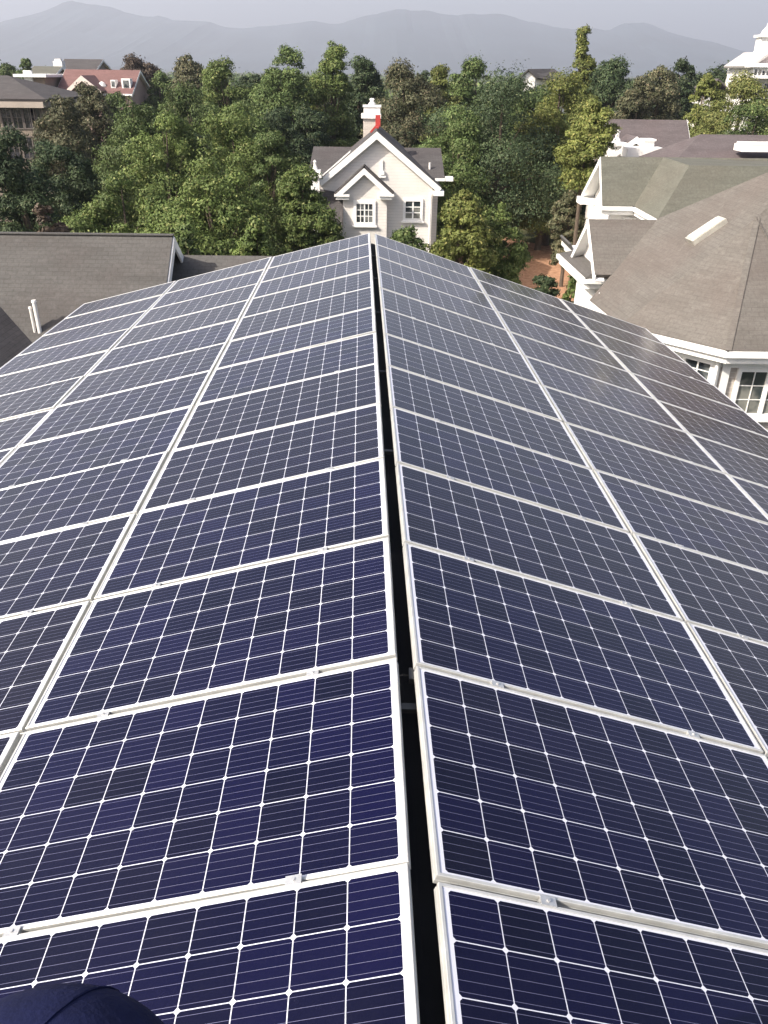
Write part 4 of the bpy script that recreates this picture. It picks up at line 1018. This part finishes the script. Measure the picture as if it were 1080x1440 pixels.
# distant belt of woodland, too dense to count
rng = np.random.RandomState(11); k = 900
Yd = rng.uniform(170, 900, k); X_ = rng.uniform(-1.1, 1.1, k)*Yd*.75; h_ = rng.uniform(6, 10.5, k)
cent = np.stack([X_, Yd, h_*.62], 1); rad = rng.uniform(3.5, 6, k)
v, t = leaf_mesh(cent, rad, 42000, .8, rng, rng.rand(k), squash=.95)
o = mesh_from('woodland', v, t, LEAF['green'], (0, 400, 0)); o.location = (0, 400, 0)
tag(o, 'far belt of mixed woodland on the plain below the mountains', 'woodland', kind='stuff')

# ================================================================== PERSON whose cap shows at the lower left corner
capc = atY(62, 1502, 0)  # direction only
dirc = ray(46, 1624); hc = CAMP+dirc*.80          # centre of the cap dome
foot = V(hc.x, hc.y, 0)
def roofz(x, y):
    q = TA.inverted() @ V(x, y, 9.9); return (TA @ V(q.x, q.y, -abs(q.x)*math.tan(TH)-.02)).z
fz_ = roofz(foot.x, foot.y)
pr_ = thing('person', (foot.x, foot.y, fz_), 'person in a navy blue cap, only the crown of the cap in view', 'person')
def skin_obj(name, joints, edges, mat, parent, sub=2):
    me = bpy.data.meshes.new(name); me.from_pydata([j[:3] for j in joints], edges, []); me.materials.append(mat)
    o = bpy.data.objects.new(name, me); C.objects.link(o); o.parent = parent
    sk_ = o.modifiers.new('skin', 'SKIN'); ss = o.modifiers.new('sub', 'SUBSURF'); ss.levels = ss.render_levels = sub
    for i, j in enumerate(joints): me.skin_vertices[0].data[i].radius = (j[3], j[4] if len(j) > 4 else j[3])
    me.skin_vertices[0].data[0].use_root = True
    return o
hz_ = hc.z-fz_-.02        # head dome height above the feet
Hh = hz_+.10
NAVY = m_plain('navy_cloth', (.007, .010, .045), .9, 0, .25, 25, .12, .2)
SKN = m_plain('skin', (.45, .28, .2), .6, 0, .08, 20)
s_ = Hh/1.70
J = [(0, 0, .95*s_, .13, .10), (0, 0, 1.15*s_, .13, .095), (0, 0, 1.36*s_, .15, .095), (0, .01, 1.47*s_, .055), (.0, .03, 1.56*s_, .072, .085),
     (-.10, 0, .86*s_, .085), (-.11, .02, .48*s_, .06), (-.12, -.02, .09*s_, .042), (-.12, .13, .04*s_, .04),
     (.10, 0, .86*s_, .085), (.11, .02, .48*s_, .06), (.12, -.02, .09*s_, .042), (.12, .13, .04*s_, .04),
     (-.18, 0, 1.38*s_, .055), (-.24, -.03, 1.12*s_, .043), (-.22, .10, .90*s_, .03), (-.215, .16, .84*s_, .028),
     (.18, 0, 1.38*s_, .055), (.24, -.03, 1.12*s_, .043), (.22, .10, .90*s_, .03), (.215, .16, .84*s_, .028)]
Ed = [(0, 1), (1, 2), (2, 3), (3, 4), (0, 5), (5, 6), (6, 7), (7, 8), (0, 9), (9, 10), (10, 11), (11, 12), (2, 13), (13, 14), (14, 15), (15, 16), (2, 17), (17, 18), (18, 19), (19, 20)]
for s, b_ in ((-1, 16), (1, 20)):
    for k_ in range(4):
        n_ = len(J); L = (.070, .080, .075, .060)[k_]; bx = J[b_]
        J += [(bx[0]+(k_-1.5)*.019, bx[1]+.05, bx[2]-.045, .0095), (bx[0]+(k_-1.5)*.020, bx[1]+.05+L*.35, bx[2]-.045-L*.45, .0085), (bx[0]+(k_-1.5)*.019, bx[1]+.045+L*.25, bx[2]-.045-L, .0075)]
        Ed += [(b_, n_), (n_, n_+1), (n_+1, n_+2)]
    n_ = len(J); J += [(bx[0]-s*.035, bx[1]+.03, bx[2]-.02, .010), (bx[0]-s*.04, bx[1]+.06, bx[2]-.05, .0085)]; Ed += [(b_, n_), (n_, n_+1)]
skin_obj('body', J, Ed, NAVY, pr_)
# head and cap
def dome(m, c, rx, ry, rz_, z0=-.2, n=28, k=12, ridge=0.):
    rings = []
    for j in range(k+1):
        ph = math.asin(max(-1, z0))+(math.pi/2-math.asin(max(-1, z0)))*j/k
        rings.append([V(c[0]+rx*math.cos(ph)*math.cos(2*math.pi*i/n), c[1]+ry*math.cos(ph)*math.sin(2*math.pi*i/n), c[2]+rz_*math.sin(ph)*(1+ridge*math.cos(3*2*math.pi*i/n)*math.cos(ph)))
                      for i in range(n)])
    for A, B in zip(rings, rings[1:]):
        for i in range(n): m.face([A[i], A[(i+1) % n], B[(i+1) % n], B[i]], True)
bz = V(foot.x, foot.y, fz_); hd = hc-bz
m = MB(); dome(m, (hd.x, hd.y+.01, hd.z-.035), .075, .095, .115, -1.); m.box((hd.x, hd.y+.108, hd.z-.06), .012, .014, .018)
for s in (-1, 1): m.box((hd.x+s*.078, hd.y, hd.z-.05), .008, .018, .03)
h_o = m.build('head', SKN, pr_, V(0, 0, 0))
m = MB(); dome(m, (hd.x, hd.y, hd.z), .108, .118, .108, -.15, 48, 18, 0.)
for k_ in range(6):
    a_ = math.pi*k_/3+.3; prv = None
    for j_ in range(11):
        ph = math.pi/2*j_/10; p_ = V(hd.x+.1085*math.cos(ph)*math.cos(a_), hd.y+.1185*math.cos(ph)*math.sin(a_), hd.z+.1085*math.sin(ph))
        if prv is not None: m.tube(prv, p_, .0012, .0012, 5)
        prv = p_
m.lathe(hd+V(0, 0, .106), [(.010, 0), (.011, .004), (.006, .008)], 12)
cap = m.build('cap', NAVY, pr_, V(0, 0, 0))
m = MB(); arc = [V(hd.x+.085*math.cos(a), hd.y+.095*math.sin(a), hd.z-.012) for a in [R(25+130*i/12) for i in range(13)]]
arc2 = [V(hd.x+.095*math.cos(a), hd.y+.06+.125*math.sin(a), hd.z-.032) for a in [R(20+140*i/12) for i in range(13)]]
for i in range(12): m.slab([arc[i], arc[i+1], arc2[i+1], arc2[i]], .004, (0, 0, 1))
m.build('brim', NAVY, cap, V(0, 0, 0))

pr_.rotation_euler = (0, 0, R(115))
# ================================================================== HAZE
hm = bpy.data.materials.new('haze_air'); hm.use_nodes = True; ht = hm.node_tree; ht.nodes.clear()
ho = ht.nodes.new('ShaderNodeOutputMaterial'); pv = ht.nodes.new('ShaderNodeVolumePrincipled')
pv.inputs['Color'].default_value = (.79, .85, 1.0, 1); pv.inputs['Density'].default_value = 1.95e-4; pv.inputs['Anisotropy'].default_value = .2
ht.links.new(pv.outputs[0], ho.inputs['Volume'])
m = MB(); m.box((0, 0, 349), 8800, 8800, 350)
hz = m.build('haze', hm); tag(hz, 'pale blue haze over the plain and mountains', 'haze', kind='stuff')

for o in bpy.data.objects:
    if 'base' in o: del o['base']
